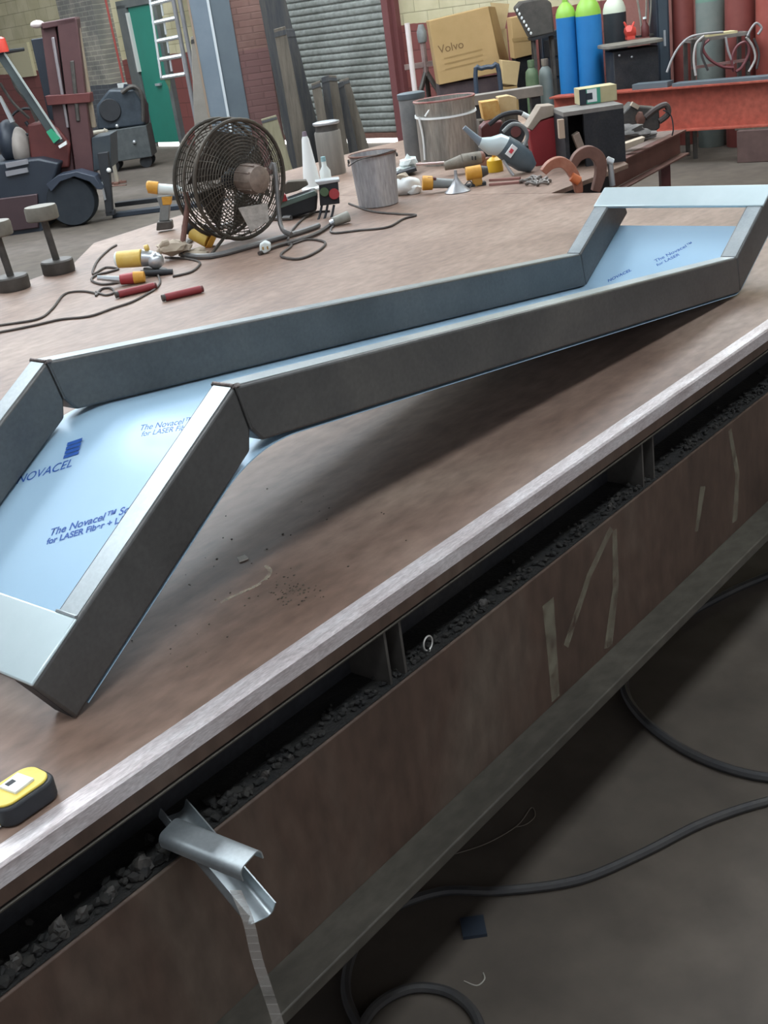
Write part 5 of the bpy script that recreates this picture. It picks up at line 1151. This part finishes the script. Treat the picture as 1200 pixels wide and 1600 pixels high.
b = MB(); c0 = s.q(3, 72, .05); b.lathe([(.06, 0), (.06, .05), (.05, .13), (.02, .15)], c0 + Vector((0, 0, -.06)), seg=16); s.part('beacon', b, mat('beacon_red', (.6, .06, .04), .35))
b = MB(); b.ext(s.Q([(-60, 88), (4, 78), (5, 84), (-60, 95)], .0), (0, 1.0, 0)); s.part('guard_roof', b, navy, .01)
# carriage and forks
b = MB(); b.ext(s.Q([(143, 215), (172, 210), (174, 262), (146, 268)], .2), (0, .5, 0)); s.part('carriage', b, mat('carriage_dark', (.025, .035, .045), .5, 0, (.045, .055, .06), 5), .008)
for dy in (.0, .75):
    P = s.Q([(152, 240), (168, 238), (176, 334), (166, 338)], dy); zf = P[3].z
    b = MB(); b.ext(P, (0, .11, 0)); b.bb(P[3].x, P[3].x + 1.0, dy, dy + .11, zf - .0, zf + .045) if False else b.bb(P[3].x, P[2].x + .02, dy - 1.0 if dy > 1 else dy, dy + .11, zf, zf + .05); s.part('fork', b, blk, .004)
b = MB(); b.ball(s.q(170, 266, -.02), .026, (1, 1, 1), 2); s.part('glint_bead', b, white)  # white bead paints a glint on the dark carriage
b = MB(); b.ext(s.Q([(157, 285), (160, 284), (166, 312), (163, 313)], -.02), (0, .015, 0)); s.part('glint_strip', b, silver)  # bright strip paints a glint down the fork
# machine and post behind the forklift
s = St('compressor', 'dark oily engine on a grey trolley left of the green door', 'engine', 196, 262, depth=17.3, base_z=0)
zb = s.q(190, 200).z
b = MB(); P = s.Q([(150, 205), (228, 196), (232, 248), (160, 262)]); b.bb(P[0].x, P[1].x, 0, .6, .15, P[0].z - .02); s.part('trolley_box', b, mat('trolley_grey', (.05, .058, .062), .7, 0, (.09, .1, .1), 7), .01)
b = MB(); b.ext(s.Q([(150, 165), (170, 140), (208, 140), (226, 165), (228, 196), (152, 204)], .1), (0, .45, 0)); s.part('engine_block', b, mat('engine_dark', (.02, .03, .042), .5, 0, (.045, .06, .075), 7), .03)
b = MB(); b.cyl(s.q(172, 172, .06), s.q(172, 172, .14), .16, seg=22); s.part('flywheel', b, blk, .01)
b = MB(); b.cyl(s.q(202, 150, .2), s.q(202, 132, .2), .1, .08, 16); s.part('air_filter', b, navy)
b = MB(); b.tube([s.q(190, 145, .05), s.q(208, 135, .05), s.q(222, 150, .05), s.q(224, 190, .05)], .03, 8, 4); s.part('pipe', b, iron)
b = MB(); b.ball(s.q(210, 222, -.01), .03, sub=2); b.ball(s.q(183, 197, .05), .03, sub=2); s.part('bright_bolt', b, silver)
for xx in (P[0].x + .12, P[1].x - .12):
    for yy in (.1, .5):
        b = MB(); b.cyl((xx, yy - .03, .09), (xx, yy + .03, .09), .09, seg=16); s.part('caster', b, blk)
s = St('post_stand', 'beige tubular stand with bent arm right of the forklift', 'stand', 178, 288, z=0)
z1 = s.q(172, 204).z; xo = s.q(172, 204).x; xb = s.q(146, 208).x
b = MB(); b.tube([(0, 0, .02), (0, 0, z1 - .04), (-.04, 0, z1), (xb - xo, 0, z1)], .028, 8, 4); s.e.location += HR * (s.q(176, 250).x); s.part('post', b, mat('post_beige', (.3, .27, .21), .6, 0, (.36, .33, .27), 6))
b = MB(); b.bb(-.12, .12, -.03, .03, 0, .03); b.bb(-.03, .03, -.15, .15, 0, .03); s.part('foot', b, rustbrown)
# kerb strips on the floor right of the forklift
def strip(name, lab, x0, y0, x1, y1, w, h, m_, cat):
    a, c_ = spot(x0, y0, 0), spot(x1, y1, 0); d_ = (c_ - a).normalized(); n_ = Vector((-d_.y, d_.x, 0)) * w; b = MB(); b.ext([a, c_, c_ + n_, a + n_], (0, 0, h)); one(name, lab, cat, b, m_, a, bevel=.006)
strip('floor_channel', 'dark steel channel lying on the floor right of the forklift, nearer of two', 176, 341, 460, 305, .14, .05, navy, 'steel channel')
strip('floor_channel', 'dark steel channel lying further back on the floor behind its twin', 180, 324, 460, 290, .12, .05, blk, 'steel channel')
strip('wire_scrap', 'thin dark wire lying on the floor beside the fork tip', 172, 292, 196, 290, .04, .01, rustbrown, 'wire')
# wall sockets and panels at the left
a, z0 = wallp(18, 70); c_, z1 = wallp(58, 118)
b = MB(); wbox(b, min(a, c_), max(a, c_), 0, .06, min(z0, z1), max(z0, z1)); o = wall_obj('wall_panel', b, mat('panel_cream', (.52, .47, .3), .7)); tag(o, 'plain cream panel fixed to the wall behind the forklift', 'panel')
